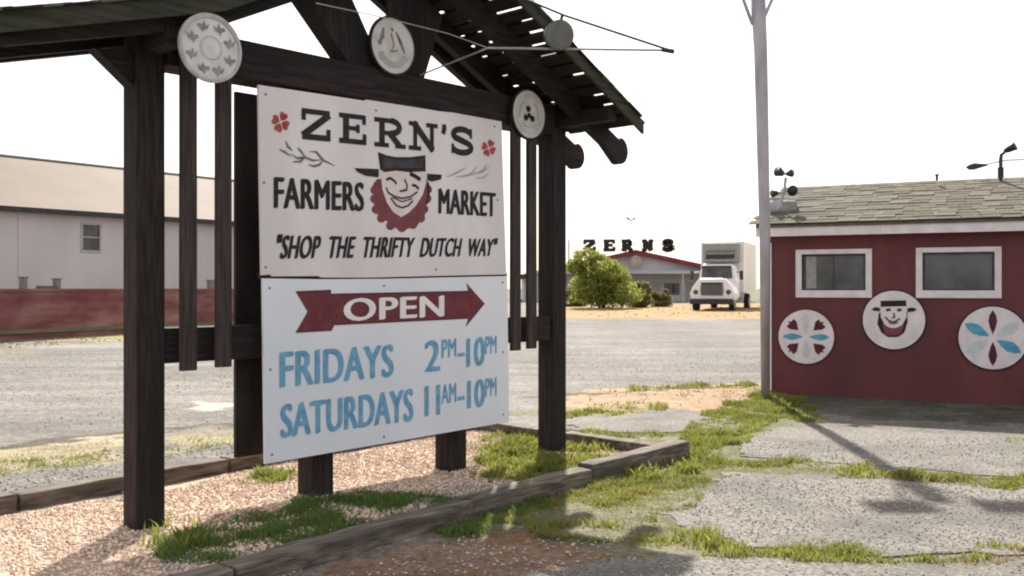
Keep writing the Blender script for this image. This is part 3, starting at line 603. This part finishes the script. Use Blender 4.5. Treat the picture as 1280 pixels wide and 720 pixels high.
c_ = r3(697,44,-1.27); m = MB(); m.lathe(c_, (-.45,-.85,-.2), [(-.11,.05),(-.09,.085),(0,.11),(.05,.12),(.055,.105)], 20); m.build('lamp_head', mat('lamp_grey', (.10,.10,.09), (.17,.17,.15), 8), lb, smooth=True)
# ---------------------------------------------------------------- red ticket booth
BA = math.atan2(-.442, .897); BO = (3.88, 14.9); BF = (BO[0], BO[1], BA)
bo = thing('market_booth', (BO[0], BO[1], 0), BA, 'small dark red wooden booth with white trimmed windows and grey shingle roof', 'booth')
BL = 6.4; BD = 4.3; WH = 2.42
wins = [(rp(BF,995,341,0)[0], rp(BF,1090,341,0)[0]), (rp(BF,1145,341,0)[0], rp(BF,1252,341,0)[0])]
wz0, wz1 = 1.46, 2.17
m = MB()
xs_ = [0, wins[0][0], wins[0][1], wins[1][0], wins[1][1], BL]
m.box(0, BL, 0, .1, -.05, wz0); m.box(0, BL, 0, .1, wz1, WH)
for a, c in ((0, wins[0][0]), (wins[0][1], wins[1][0]), (wins[1][1], BL)): m.box(a, c, 0, .1, wz0, wz1)
m.box(0, .1, .1, BD, -.05, WH); m.box(BL-.1, BL, .1, BD, -.05, WH); m.box(.1, BL-.1, BD-.1, BD, -.05, WH)
for x in (.0, BL-.1): m.prism([(0,0),(0,0)], 0, 0) if False else None
for x in (.01, BL-.11):
    yy = [(-.02, WH), (BD+.02, WH), (BD/2, WH+.78)]
    m.add([(x,*p) for p in yy]+[(x+.1,*p) for p in yy], [(0,1,2),(5,4,3),(0,3,4,1),(1,4,5,2),(2,5,3,0)])
m.build('wall', boothr, bo)
for i, (a, c) in enumerate(wins):
    f = .085; m = MB(); m.box(a, c, -.03, .05, wz0, wz0+f*1.25); m.box(a, c, -.03, .05, wz1-f*.8, wz1); m.box(a, a+f, -.03, .05, wz0+f*1.25+.001, wz1-f*.8-.001); m.box(c-f, c, -.03, .05, wz0+f*1.25+.001, wz1-f*.8-.001)
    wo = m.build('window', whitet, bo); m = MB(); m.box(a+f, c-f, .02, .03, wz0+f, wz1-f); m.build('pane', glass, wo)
    m = MB(); mid = (a+c)/2
    if i == 0: m.box(mid-.006, mid+.006, .010, .018, wz0+f, wz1-f)
    m.box(a+f+.031, c-f-.031, .0, .018, wz0+f*1.25+.001, wz0+f*1.25+.02); m.box(a+f, c-f, -.0, .018, wz1-f*.8-.03, wz1-f*.8-.002); m.box(a+f+.001, a+f+.03, -.0, .018, wz0+f, wz1-f); m.box(c-f-.03, c-f-.001, 0, .018, wz0+f, wz1-f); m.build('sash', darkm, wo)
m = MB()
for k in range(12): m.box(wins[0][0]+.15+.012*k, wins[0][0]+.158+.012*k, .0105, .019, wz0+.13, wz1-.1)
m.build('curtain', lgreyp, bo)
# fascia in three lengths, corner board, roof
xf = -.14
for a, c in ((xf, .5), (.503, 1.62), (1.623, 3.9), (3.903, BL+.14)):
    m = MB(); m.box(a, c, -.20, -.165, 2.37, 2.535+random.uniform(-.004,.004)); m.build('fascia', whitet, bo)
m = MB(); m.box(xf, BL+.14, -.163, -.001, 2.423, 2.44); m.build('soffit', whitet, bo)
m = MB(); m.box(-.03, .055, -.03, -.002, .05, 2.28); m.box(-.03, -.002, -.002, .06, .05, 2.28); m.build('corner_board', whitep, bo)
RY = BD/2; rise = 3.30-2.54; sl_ = math.atan2(rise, RY+.22)
m = MB()
m.add([(xf,-.22,2.54),(BL+.14,-.22,2.54),(BL+.14,RY,3.28),(xf,RY,3.28),(xf,BD+.22,2.54),(BL+.14,BD+.22,2.54),(xf,-.22,2.50),(BL+.14,-.22,2.50),(BL+.14,RY,3.24),(xf,RY,3.24),(xf,BD+.22,2.50),(BL+.14,BD+.22,2.50)],
      [(0,1,2,3),(3,2,5,4),(6,9,8,7),(9,10,11,8),(0,6,7,1),(4,5,11,10),(0,3,9,6),(3,4,10,9),(1,7,8,2),(2,8,11,5)])
rf = m.build('roof', shg[0], bo)
rows = 15; ln = math.hypot(RY+.22, rise); ex = ln/rows; protos = []
for v in range(8):
    m = MB(); wv = (.22,.25,.29,.24)[v % 4]; m.box(0, wv, 0, ex*1.2, .0, .010+.004*(v % 3)); protos.append((wv, m.mesh('shingle', shg[(v*3+v//4) % 4])))
Ms = Matrix.Translation((0, -.24, 2.545)) @ Matrix.Rotation(sl_, 4, 'X')
rest = MB(); cnt = 0
for r in range(rows):
    x = xf-.02-random.uniform(0, .1)
    while x < BL+.1:
        wv, me_ = random.choice(protos); cnt += 1
        ML = Ms @ Matrix.Translation((x, r*ex+random.uniform(-.008,.008), .008)) @ Matrix.Rotation(R(-1.8+random.uniform(-.6,.6)), 4, 'X') @ Matrix.Rotation(random.uniform(-.01,.01), 4, 'Z')
        if cnt <= 295:
            o = bpy.data.objects.new('shingle', me_); C.objects.link(o); o.parent = rf; o.matrix_local = ML
        else: rest.box(0, wv, 0, ex*1.2, 0, random.uniform(.010,.018), mi=random.randrange(4), M=ML)
        x += wv+.005
tag(rest.build('upper_shingles', shg, rf), kind='stuff')
m = MB(); m.prism([(0,0),(.0,.02),(.0,.02)], 0, 0) if False else None
m = MB(); k = 0
for i in range(22):
    a = xf+i*.305; m.add([(a,RY-.13,3.27),(a+.3,RY-.13,3.265),(a+.3,RY,3.325),(a,RY,3.33),(a,RY+.13,3.27),(a+.3,RY+.13,3.265),(a,RY-.13,3.255),(a+.3,RY-.13,3.25)], [(0,1,2,3),(3,2,5,4),(6,7,1,0)])
m.build('ridge_cap', shg[2], rf)
# round signs on the booth
def bdisc(px, py, rpx, label, kind):
    x, z = rp(BF, px, py, -.02); r = rpx*14.5/F
    o = thing('round_sign', (BO[0]+math.cos(BA)*x, BO[1]+math.sin(BA)*x, z), BA, label, 'round sign', 'round painted signs on the red booth')
    m = MB(); m.lathe((0,-.004,0), (0,-1,0), [(0, r+.02),(.012, r+.02)], 40); m.build('backing', blackp if kind != 'star' else maroonp, o)
    m = MB(); m.lathe((0,-.017,0), (0,-1,0), [(0, r),(.008, r)], 40); m.build('plate', whitet, o)
    m = MB(); m.open = True; y = -.027; s = .0118*1.0
    def petal(a, r0, r1, wd, mi, y=y):
        pts = [(0,r0),(wd*.6,r0+(r1-r0)*.25),(wd,r0+(r1-r0)*.55),(wd*.7,r0+(r1-r0)*.8),(0,r1),(-wd*.7,r0+(r1-r0)*.8),(-wd,r0+(r1-r0)*.55),(-wd*.6,r0+(r1-r0)*.25)]
        c_, s_ = math.cos(a), math.sin(a); m.flat([(p*c_-q_*s_, p*s_+q_*c_) for p, q_ in pts], y, mi)
    if kind == 'farmer':
        Bl = lambda a, c: (a/8+1070, c/8+355)
        e = emblem(BF, -.049, Bl, None, True)
        e.parent = o; e.matrix_local = Matrix.Translation((-x, .02, -z)); return o
    if kind == 'star':
        for a in (0, 180): petal(R(a), .04, r*.86, .05, 0)
        for a in (90, -90): petal(R(a), .04, r*.86, .05, 2)
        for a in (42, 138, 222, 318):
            c_ = Vector((math.cos(R(a)), math.sin(R(a)))); n_ = Vector((-c_.y, c_.x)); q1 = c_*r*.62
            tri = [c_*r*.36, c_*r*.62+n_*.075, c_*r*.78+n_*.075, c_*r*.76+n_*.02, c_*r*.86, c_*r*.76-n_*.02, c_*r*.78-n_*.075, c_*r*.62-n_*.075]
            m.flat([(p.x, p.y) for p in tri], y-.001, 1)
    else:
        for a in (0, 180): petal(R(a), .05, r*.9, .055, 1)
        for a in (61, 241): petal(R(a), .05, r*.93, .075, 2)
        for a in (-58, 122): petal(R(a), .05, r*.9, .075, 0)
    m.build('painted_petals', [palep, maroonp, bluep], o); return o
bdisc(1007.5, 421, 34, 'round white sign with blue petals and four dark red triangles, near booth corner', 'star')
bdisc(1117, 400, 35.5, 'round white sign with bearded farmer in a black hat between the booth windows', 'farmer')
bdisc(1241, 422.5, 36.5, 'round white sign with large blue and dark red petals at the right of the booth', 'petal')

# ---------------------------------------------------------------- pole beside the booth, lamps
pm = thing('lamp_pole', (3.675, 14.25, 0), 0, 'tall slim grey metal pole with forked lamp arms beside the red booth', 'lamp pole')
m = MB(); m.tube([(.0,0,-.1),(-.01,0,2.4),(-.07,0,5.0),(-.12,0,6.0)], .062, 14, r2=.112); m.build('pole', galv, pm, smooth=True)
m = MB(); m.tube([(-.19,0,5.42),(-.30,0,5.72),(-.42,-.02,6.05)], .026, 8); m.tube([(-.02,0,5.52),(.08,0,5.75),(.25,-.02,6.08)], .026, 8); m.build('arm', galv, pm)
for x in (-.48, .33):
    m = MB(); m.box(-.24, .24, -.13, .13, -.1, .1, M=Matrix.Translation((x,-.03,6.16)) @ Matrix.Rotation(R(-35), 4, 'X')); m.box(-.2, .2, -.06, .06, .10, .16, M=Matrix.Translation((x,-.03,6.16)) @ Matrix.Rotation(R(-35), 4, 'X')); m.build('lamp_head', darkm, pm, bevel=.02)
fl = thing('flood_light_cluster', (4.15, 15.35, 2.70), R(-20), 'cluster of small flood lights on a short mast at the booth roof corner', 'flood lights')
m = MB(); m.tube([(.0,0,-.06),(.02,0,.15),(.1,0,.42),(.12,0,.62)], .022, 8); m.tube([(.02,0,.38),(.2,0,.44)], .016, 6); m.tube([(.05,0,.66),(.2,0,.7)], .016, 6); m.build('mast', galv, fl)
for x, z, s, d in ((.04,.70,1.1,(-.5,-.8,.2)), (.17,.68,.85,(.7,-.6,.0)), (-.04,.38,.85,(-.7,-.6,-.2)), (.2,.42,1.15,(.4,-.9,-.2))):
    m = MB(); m.lathe((x,0,z), d, [(-.07*s,.02*s),(-.04*s,.045*s),(.03*s,.06*s),(.06*s,.075*s)], 12); m.build('lamp_head', darkm, fl, smooth=True)
m = MB(); m.lathe((-.03,-.1,.16), (0,-1,.1), [(0,.1),(.03,.11),(.05,.06)], 18); m.build('junction_box', galv, fl, smooth=True)
m = MB(); m.box(.02,.28,-.02,.2,-.02,.26); m.build('mount_box', greym, fl, bevel=.02)
bl = thing('roof_flood_light', (7.58, 15.25, 3.27), R(-26), 'black flood light on an upright pipe on the booth ridge', 'flood light')
m = MB(); m.tube([(0,0,0),(0,0,.32),(.01,0,.40),(.10,0,.47)], .028, 8); m.tube([(0,0,.04),(0,0,.2)], .045, 10); m.build('pipe', darkm, bl)
m = MB(); m.lathe((.14,0,.49), (.8,-.3,.35), [(-.1,.03),(-.05,.05),(.04,.06),(.07,.07)], 12); m.build('lamp_head', darkm, bl, smooth=True)
vx = thing('roof_vent', (6.72, 15.55, 3.30), R(-26), 'tiny metal vent pipe on the booth ridge', 'vent')
m = MB(); m.tube([(0,0,0),(0,0,.09)], .02, 8); m.lathe((0,0,.08), (0,0,1), [(0,.035),(.02,.03),(.03,.01)], 10); m.build('pipe', darkm, vx)
stl = thing('street_lamp', (24.4, 45, .4), 0, 'distant street lamp with long curved arm seen over the booth roof', 'street lamp')
m = MB(); m.tube([(0,0,-.2),(0,0,7.1)], .10, 10, r2=.07); m.build('pole', galv, stl)
m = MB(); m.tube([(0,0,6.9),(-.9,0,7.08),(-1.8,0,7.05),(-2.7,0,6.86)], .035, 8); m.build('arm', galv, stl)
m = MB(); m.lathe((-3.2,0,6.77), (1,0,.12), [(-.42,.02),(-.3,.13),(-.05,.16),(.3,.09),(.55,.05)], 12); m.build('lamp_head', darkm, stl, smooth=True)

# ---------------------------------------------------------------- long white building and red wall on the left
LA = math.atan2(.812, .584); LO = (-18.5, 36.0); LF = (*LO, LA)
lg = thing('white_building', (LO[0], LO[1], .15), LA, 'long white sided building with tan metal roof behind the red wall', 'building')
E0, E1 = -9.0, 21.0
w0, w1 = 2.88, 3.74
m = MB(); zb, zt = -.4, 4.26
m.box(E0, w0, 0, .2, zb, zt); m.box(w1, E1, 0, .2, zb, zt); m.box(w0, w1, 0, .2, zb, 2.85); m.box(w0, w1, 0, .2, 4.0, zt)
m.box(E0, E0+.2, .2, 10, zb, zt); m.box(E1-.2, E1, .2, 10, zb, zt); m.box(E0+.2, E1-.2, 9.8, 10, zb, zt)
for x in (E0, E1-.2): m.add([(x,0,zt),(x,10,zt),(x,5,6.85),(x+.2,0,zt),(x+.2,10,zt),(x+.2,5,6.85)], [(0,1,2),(5,4,3),(0,3,4,1),(1,4,5,2),(2,5,3,0)])
m.build('wall', farw, lg)
m = MB(); m.add([(E0-.3,-.35,zt+.16),(E1+.3,-.35,zt+.16),(E1+.3,5,6.95),(E0-.3,5,6.95),(E0-.3,10.35,zt+.16),(E1+.3,10.35,zt+.16)]+[(E0-.3,-.35,zt+.06),(E1+.3,-.35,zt+.06),(E1+.3,5,6.85),(E0-.3,5,6.85),(E0-.3,10.35,zt+.06),(E1+.3,10.35,zt+.06)],
    [(0,1,2,3),(3,2,5,4),(6,9,8,7),(9,10,11,8),(0,6,7,1),(4,5,11,10),(0,3,9,6),(3,4,10,9),(1,7,8,2),(2,8,11,5)])
rr = m.build('roof', farr, lg)
m = MB(); m.box(E0-.3, E1+.3, 4.9, 5.1, 6.93, 7.0); m.build('ridge_cap', greym, rr)
m = MB(); m.box(E0-.3, E1+.3, -.40, -.352, zt-.02, zt+.17); m.build('gutter', darkm, lg)
for x in (-4.0, .4, 5.2, 9.6, 14): 
    m = MB(); m.box(x, x+.02, -.012, -.001, 0, zt-.05); m.build('siding_seam', lgreyp, lg)
m = MB(); m.box(w0, w1, -.04, .06, 2.85, 2.93); m.box(w0, w1, -.04, .06, 3.93, 4.0); m.box(w0, w0+.07, -.04, .06, 2.931, 3.929); m.box(w1-.07, w1, -.04, .06, 2.931, 3.929); wo = m.build('window', lgreyp, lg)
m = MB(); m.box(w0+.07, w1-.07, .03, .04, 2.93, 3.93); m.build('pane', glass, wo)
m = MB(); m.box(w0+.07, w1-.07, .0, .028, 3.42, 3.47); m.build('sash', lgreyp, wo)
RA = math.atan2(7, 3.8); rw = thing('red_wall', (-14.8, 28.7, .2), RA, 'long low faded red wall with a strip of dry grass along its foot', 'wall')
m = MB(); m.box(-9, 21, 0, .3, -.4, 1.30); m.build('wall', redw, rw)
m = MB(); m.box(-9, 21, -.04, .34, 1.301, 1.38); m.build('coping', redw, rw)
m = MB(); m.box(-9, 21, -.05, -.001, .05, .16); m.build('skirting', mat('mossy_base', (.12,.12,.06), (.18,.17,.09), 2), rw)
for x, hh, ww in ((.62, .32, .14), (1.75, .28, .14), (8.1, .28, .2)):
    m = MB(); m.box(x, x+ww, .05, .25, 1.381, 1.38+hh); m.box(x-.03, x+ww+.03, .02, .28, 1.382+hh, 1.42+hh); m.build('vent_stub', greyp, rw)
m = MB(); m.box(1.2, 1.7, .02, .28, 1.381, 1.47); m.build('pale_block', farr, rw)

# ---------------------------------------------------------------- market hall in the distance
hall = thing('market_hall', (10.5, 84, .42), 0, 'low gabled grey market hall with red roof edge far behind the bush', 'building')
px = 84/F; ap = 4.65-.42+.0; W_ = 9.5; sl2 = .215
hz_ = lambda x: 4.22-sl2*abs(x)
m = MB(); m.prism([(-W_,-.5),(W_,-.5),(W_,hz_(W_)),(0,hz_(0)),(-W_,hz_(W_))], 0, 18); m.build('wall', mat('hall_wall', (.48,.45,.47), (.56,.53,.55), .4, rough=.8), hall)
m = MB()
for s in (-1, 1): m.prism([(0,hz_(0)+.16),(s*(W_+.5),hz_(W_+.5)+.16),(s*(W_+.5),hz_(W_+.5)+.01),(0,hz_(0)+.01)], -.6, 18.4)
m.build('roof', mat('hall_roof', (.3,.28,.28), (.38,.36,.36), .5), hall)
m = MB()
for s in (-1, 1): m.prism([(0,hz_(0)+.2),(s*(W_+.55),hz_(W_+.55)+.2),(s*(W_+.55),hz_(W_+.55)-.22),(0,hz_(0)-.22)], -.68, -.602)
m.build('roof_edge', mat('hall_red', (.13,.025,.03), (.17,.04,.045), 2), hall)
m = MB(); m.prism([(-9,2.35),(9.2,2.35),(9.2,2.62),(-9,2.62)], -2.6, -.002); m.build('canopy', mat('canopy_grey', (.38,.37,.37), (.46,.45,.45), 1), hall)
for x in (-8.5,-4.5,3.6,7.6):
    m = MB(); m.box(x, x+.14, -2.5, -2.36, -.4, 2.349); m.build('canopy_post', lgreyp, hall)
for x in (-7,-3,1.2,4.4):
    m = MB(); m.box(x, x+1.0, -.06, -.003, -.3, 1.7); m.build('door', lgreyp, hall)
for x in (2.5, 6.1):
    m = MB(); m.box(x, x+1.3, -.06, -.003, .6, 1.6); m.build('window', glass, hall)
m = MB(); m.lathe((0,-.7,3.45), (0,-1,0), [(0,.5),(.05,.5)], 24); m.build('gable_vent', mat('vent_tan', (.4,.34,.28), (.3,.25,.2), 3), hall)
rs = thing('rooftop_sign', (10.5, 83.3, 4.3), 0, 'row of black block letters standing along the roof of the market hall', 'sign')
ps = 83.3/F
for ch, pc in (('Z',737),('E',761.5),('R',784),('N',809.5),('S',835)):
    m = MB(); x0 = (pc-7-640)*ps-10.5; z0 = EYE+(HZ-313.5)*ps-4.3; wd_ = 14*ps; hh = 13.5*ps
    for i, (pts, sw) in enumerate(GL[ch]):
        P2 = [Vector((x0+u*wd_, z0+v*hh)) for u, v in pts]; wl = sw*.21*wd_*1.75
        for p, q in zip(P2[:-1], P2[1:]):
            d = (q-p).normalized(); nn = Vector((-d.y, d.x))*wl/2; p2 = p-d*.02; q2 = q+d*.02
            m.prism([p2+nn, q2+nn, q2-nn, p2-nn], -.05-.004*i, .05+.004*i)
    m.build('letter', blackp, rs)
m = MB(); zr_ = EYE+(HZ-313.5)*83.3/F-4.3; m.box(-4.4, 3.4, .09, .13, zr_+.12, zr_+.17); m.box(-4.4, 3.4, .09, .13, zr_+.44, zr_+.48)
for x in (-4.3,-2.6,-.9,.8,2.6,3.3): m.box(x, x+.05, .135, .18, hz_(x)-4.3+.3-.1, zr_+.5)
m.build('support_frame', lgreyp, rs)
# faint mast and bird
ms = thing('roof_mast', ((711-640)/F*82, 82, .42), 0, 'thin pale mast rising behind the right post of the shelter', 'mast')
m = MB(); m.tube([(0,0,0),(0,0,5.2)], .07, 8); m.build('pole', lgreyp, ms)
m = MB(); m.lathe((.75,0,3.75), (0,-1,0), [(-.1,.05),(0,.17),(.1,.1)], 10); m.tube([(.75,0,3.7),(.0,0,3.4)], .03, 6); m.build('lamp_head', darkm, ms)
m = MB(); m.v = []; B3 = Vector(((789-640)/F*60, 60, EYE+(360-275)/F*60))
for s in (-1, 1): m.add([(0,-.03,0),(s*.2,.02,.16),(s*.36,.02,.30+.05*s),(s*.22,.1,.02),(0,.06,-.03)], [(0,1,3,4),(1,2,3)])
m.lathe((0,0,-.02), (.2,1,0), [(-.16,.01),(-.08,.05),(.05,.06),(.18,.02)], 8); o = m.build('bird', darkm); o.location = B3; tag(o, 'small dark bird flying above the rooftop letters', 'bird')

# ---------------------------------------------------------------- bush and scrub
def foliage(name, parent, blobs, n_, size, m, drop=.5):
    V, T_ = [], []
    for (cx, cy, cz, rx, ry, rz), frac in blobs:
        k = int(n_*frac); d = rng.normal(size=(k, 3)); d /= np.linalg.norm(d, axis=1)[:,None]; r = rng.uniform(.35, 1, k)**.6
        lump = .72+.45*vnoise(d[:,0]*2+5+cx, d[:,2]*2+5+d[:,1], .55, 61)
        p = d*(r*lump)[:,None]*np.array([rx, ry, rz])+np.array([cx, cy, cz])
        up = d*.5+np.array([0,0,.6])+rng.normal(0, .55, (k, 3)); up /= np.linalg.norm(up, axis=1)[:,None]; sd_ = np.cross(up, rng.normal(size=(k, 3))); sd_ /= np.linalg.norm(sd_, axis=1)[:,None]
        s = size*rng.uniform(.5, 1.4, k)[:,None]
        V.append(np.stack([p-up*s*.8, p+sd_*s*.3, p+up*s*.9, p-sd_*s*.3], 1).reshape(-1, 3)); T_.append(np.repeat(np.clip(rng.random(k)*.7+.3*vnoise(p[:,0], p[:,2], .5, 62), 0, 1), 4))
    V = np.concatenate(V); nq = len(V)//4; Fq = np.arange(nq*4).reshape(-1, 4)
    return attr_mesh(name, V, Fq, np.concatenate(T_), m, kind=None, parent=parent)
leaf1 = mat('yellow_green_leaves', (.13,.17,.03), (.36,.38,.10), attr='tint', rough=.7)
leaf2 = mat('brown_green_leaves', (.12,.11,.045), (.30,.27,.14), attr='tint', rough=.8)
leafy(leaf1); leafy(leaf2, .4)
def bush(name, px_, py0, py1, wpx, Y, m, label, n_, size, bz=.38):
    X = (px_-640)/F*Y; H = (py0-py1)*Y/F; Wd = wpx*Y/F/2
    o = thing(name, (X, Y, bz), 0, label, 'bush')
    mm = MB()
    for k in range(9):
        a = 2*math.pi*k/9; rr_ = Wd*.6; mm.tube([(0.1*math.cos(a),.1*math.sin(a),-.1),(rr_*.3*math.cos(a),rr_*.3*math.sin(a),H*.4),(rr_*math.cos(a),rr_*math.sin(a),H*.85)], .04, 5, r2=.01)
    mm.build('stem', tie, o)
    rb = random.Random(int(px_)); bl = [((0,0,H*.30,Wd*.8,Wd*.75,H*.28),.2)]
    for k in range(15):
        a = rb.uniform(0, 6.28); hh = rb.uniform(.25, .88); q = rb.uniform(.15, .62)*(1.15-.75*hh); sz = rb.uniform(.22, .42)*(1.15-.35*hh)
        bl.append(((math.cos(a)*Wd*q*1.5, math.sin(a)*Wd*q*1.5, H*hh*.92, Wd*sz, Wd*sz, H*sz*.42), .8/15))
    foliage('leaves', o, bl, n_, size, m); return o
bush('green_bush', 752, 384, 297, 112, 58, leaf1, 'large rounded yellow green bush at the far edge of the lot', 11000, .17, .2)
bush('scrub_bush', 798, 382, 340, 40, 60, leaf2, 'low brownish green scrub right beside the big bush', 3000, .16, .2)
bush('scrub_bush', 826, 382, 352, 36, 62, leaf2, 'low brownish scrub between the small bush and the truck', 1800, .16, .2)
bush('scrub_bush', 718, 384, 352, 34, 63, leaf2, 'dark low scrub beside the right post, left of the big bush', 1800, .16, .2)

# ---------------------------------------------------------------- white box truck
TY = 53.0; tr = thing('box_truck', ((890-640)/F*TY, TY, .30), R(-21), 'white box truck with long hood facing the camera across the lot', 'truck')
m = MB()   # hood with fenders; x right in the picture, y to the rear
m.prism([(-1.12,.62),(-1.2,1.0),(-1.05,1.35),(-.78,1.72),(-.62,1.82),(.62,1.82),(.78,1.72),(1.05,1.35),(1.2,1.0),(1.12,.62),(.6,.62),(.6,.7),(-.6,.7),(-.6,.62)], .0, 1.7); m.build('hood', truckw, tr, bevel=.06)
m = MB(); m.prism([(-1.0,.75),(1.0,.75),(1.03,1.7),(.9,2.35),(.78,2.62),(-.78,2.62),(-.9,2.35),(-1.03,1.7)], 1.62, 3.3); m.build('cab', truckw, tr, bevel=.05)
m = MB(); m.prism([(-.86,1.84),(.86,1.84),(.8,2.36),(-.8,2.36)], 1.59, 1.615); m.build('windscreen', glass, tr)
m = MB(); m.prism([(-.84,2.38),(.84,2.38),(.78,2.52),(-.78,2.52)], 1.42, 1.6); m.build('visor', darkm, tr)
m = MB(); m.prism([(-.58,.9),(.58,.9),(.62,1.15),(.58,1.6),(-.58,1.6),(-.62,1.15)], -.05, -.005); g = m.build('grille', greyp, tr)
for k in range(6): 
    m = MB(); m.box(-.54, .54, -.07, -.052, .96+k*.105, .99+k*.105); m.build('bar', darkm, g)
m = MB(); m.box(-.56, .56, -.075, -.051, 1.48, 1.58); m.build('grille_top', darkm, g)
for s in (-1, 1):
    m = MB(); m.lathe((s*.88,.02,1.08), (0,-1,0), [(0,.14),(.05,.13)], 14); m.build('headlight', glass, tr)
    m = MB(); m.box(s*1.35-.09, s*1.35+.09, 1.5, 1.56, 1.75, 2.25); m.tube([(s*1.03,1.6,2.2),(s*1.3,1.55,2.15)], .02, 5); m.build('mirror', darkm, tr)
m = MB(); m.box(-1.15, 1.15, -.25, -.02, .42, .72); m.build('bumper', darkm, tr, bevel=.02)
m = MB(); m.box(-.45, .45, .3, 8.4, .5, .74); m.build('chassis', darkm, tr)
for y in (.75, 6.6):
    for s in (-1, 1):
        m = MB(); m.lathe((s*.98,y,.48), (s,0,0), [(-.14,.3),(-.14,.46),(-.10,.5),(.10,.5),(.14,.46),(.14,.3)], 22); wh = m.build('wheel', tyrem, tr)
        m = MB(); m.lathe((s*1.121,y,.48), (s,0,0), [(0,.28),(.015,.26),(.02,.1),(.04,.08)], 14); m.build('rim', lgreyp, wh)
m = MB(); m.box(-1.22, 1.22, 3.5, 9.2, 1.05, 3.98); bx_ = m.build('cargo_box', truckw, tr, bevel=.03)
for y in (4.2,5.0,5.8,6.6,7.4,8.2): 
    m = MB(); m.box(1.221, 1.235, y, y+.04, 1.1, 3.9); m.build('panel_seam', lgreyp, bx_)
m = MB(); m.box(-1.0, 1.0, 2.75, 3.49, 2.75, 3.85); rf_ = m.build('cooling_unit', greym, tr, bevel=.06)
m = MB(); m.box(-.8, .8, 2.73, 2.748, 2.95, 3.2); m.build('vent_grille', darkm, rf_)
m = MB(); m.box(-.8, .8, 2.73, 2.748, 3.3, 3.45); m.build('vent_grille', greyp, rf_)
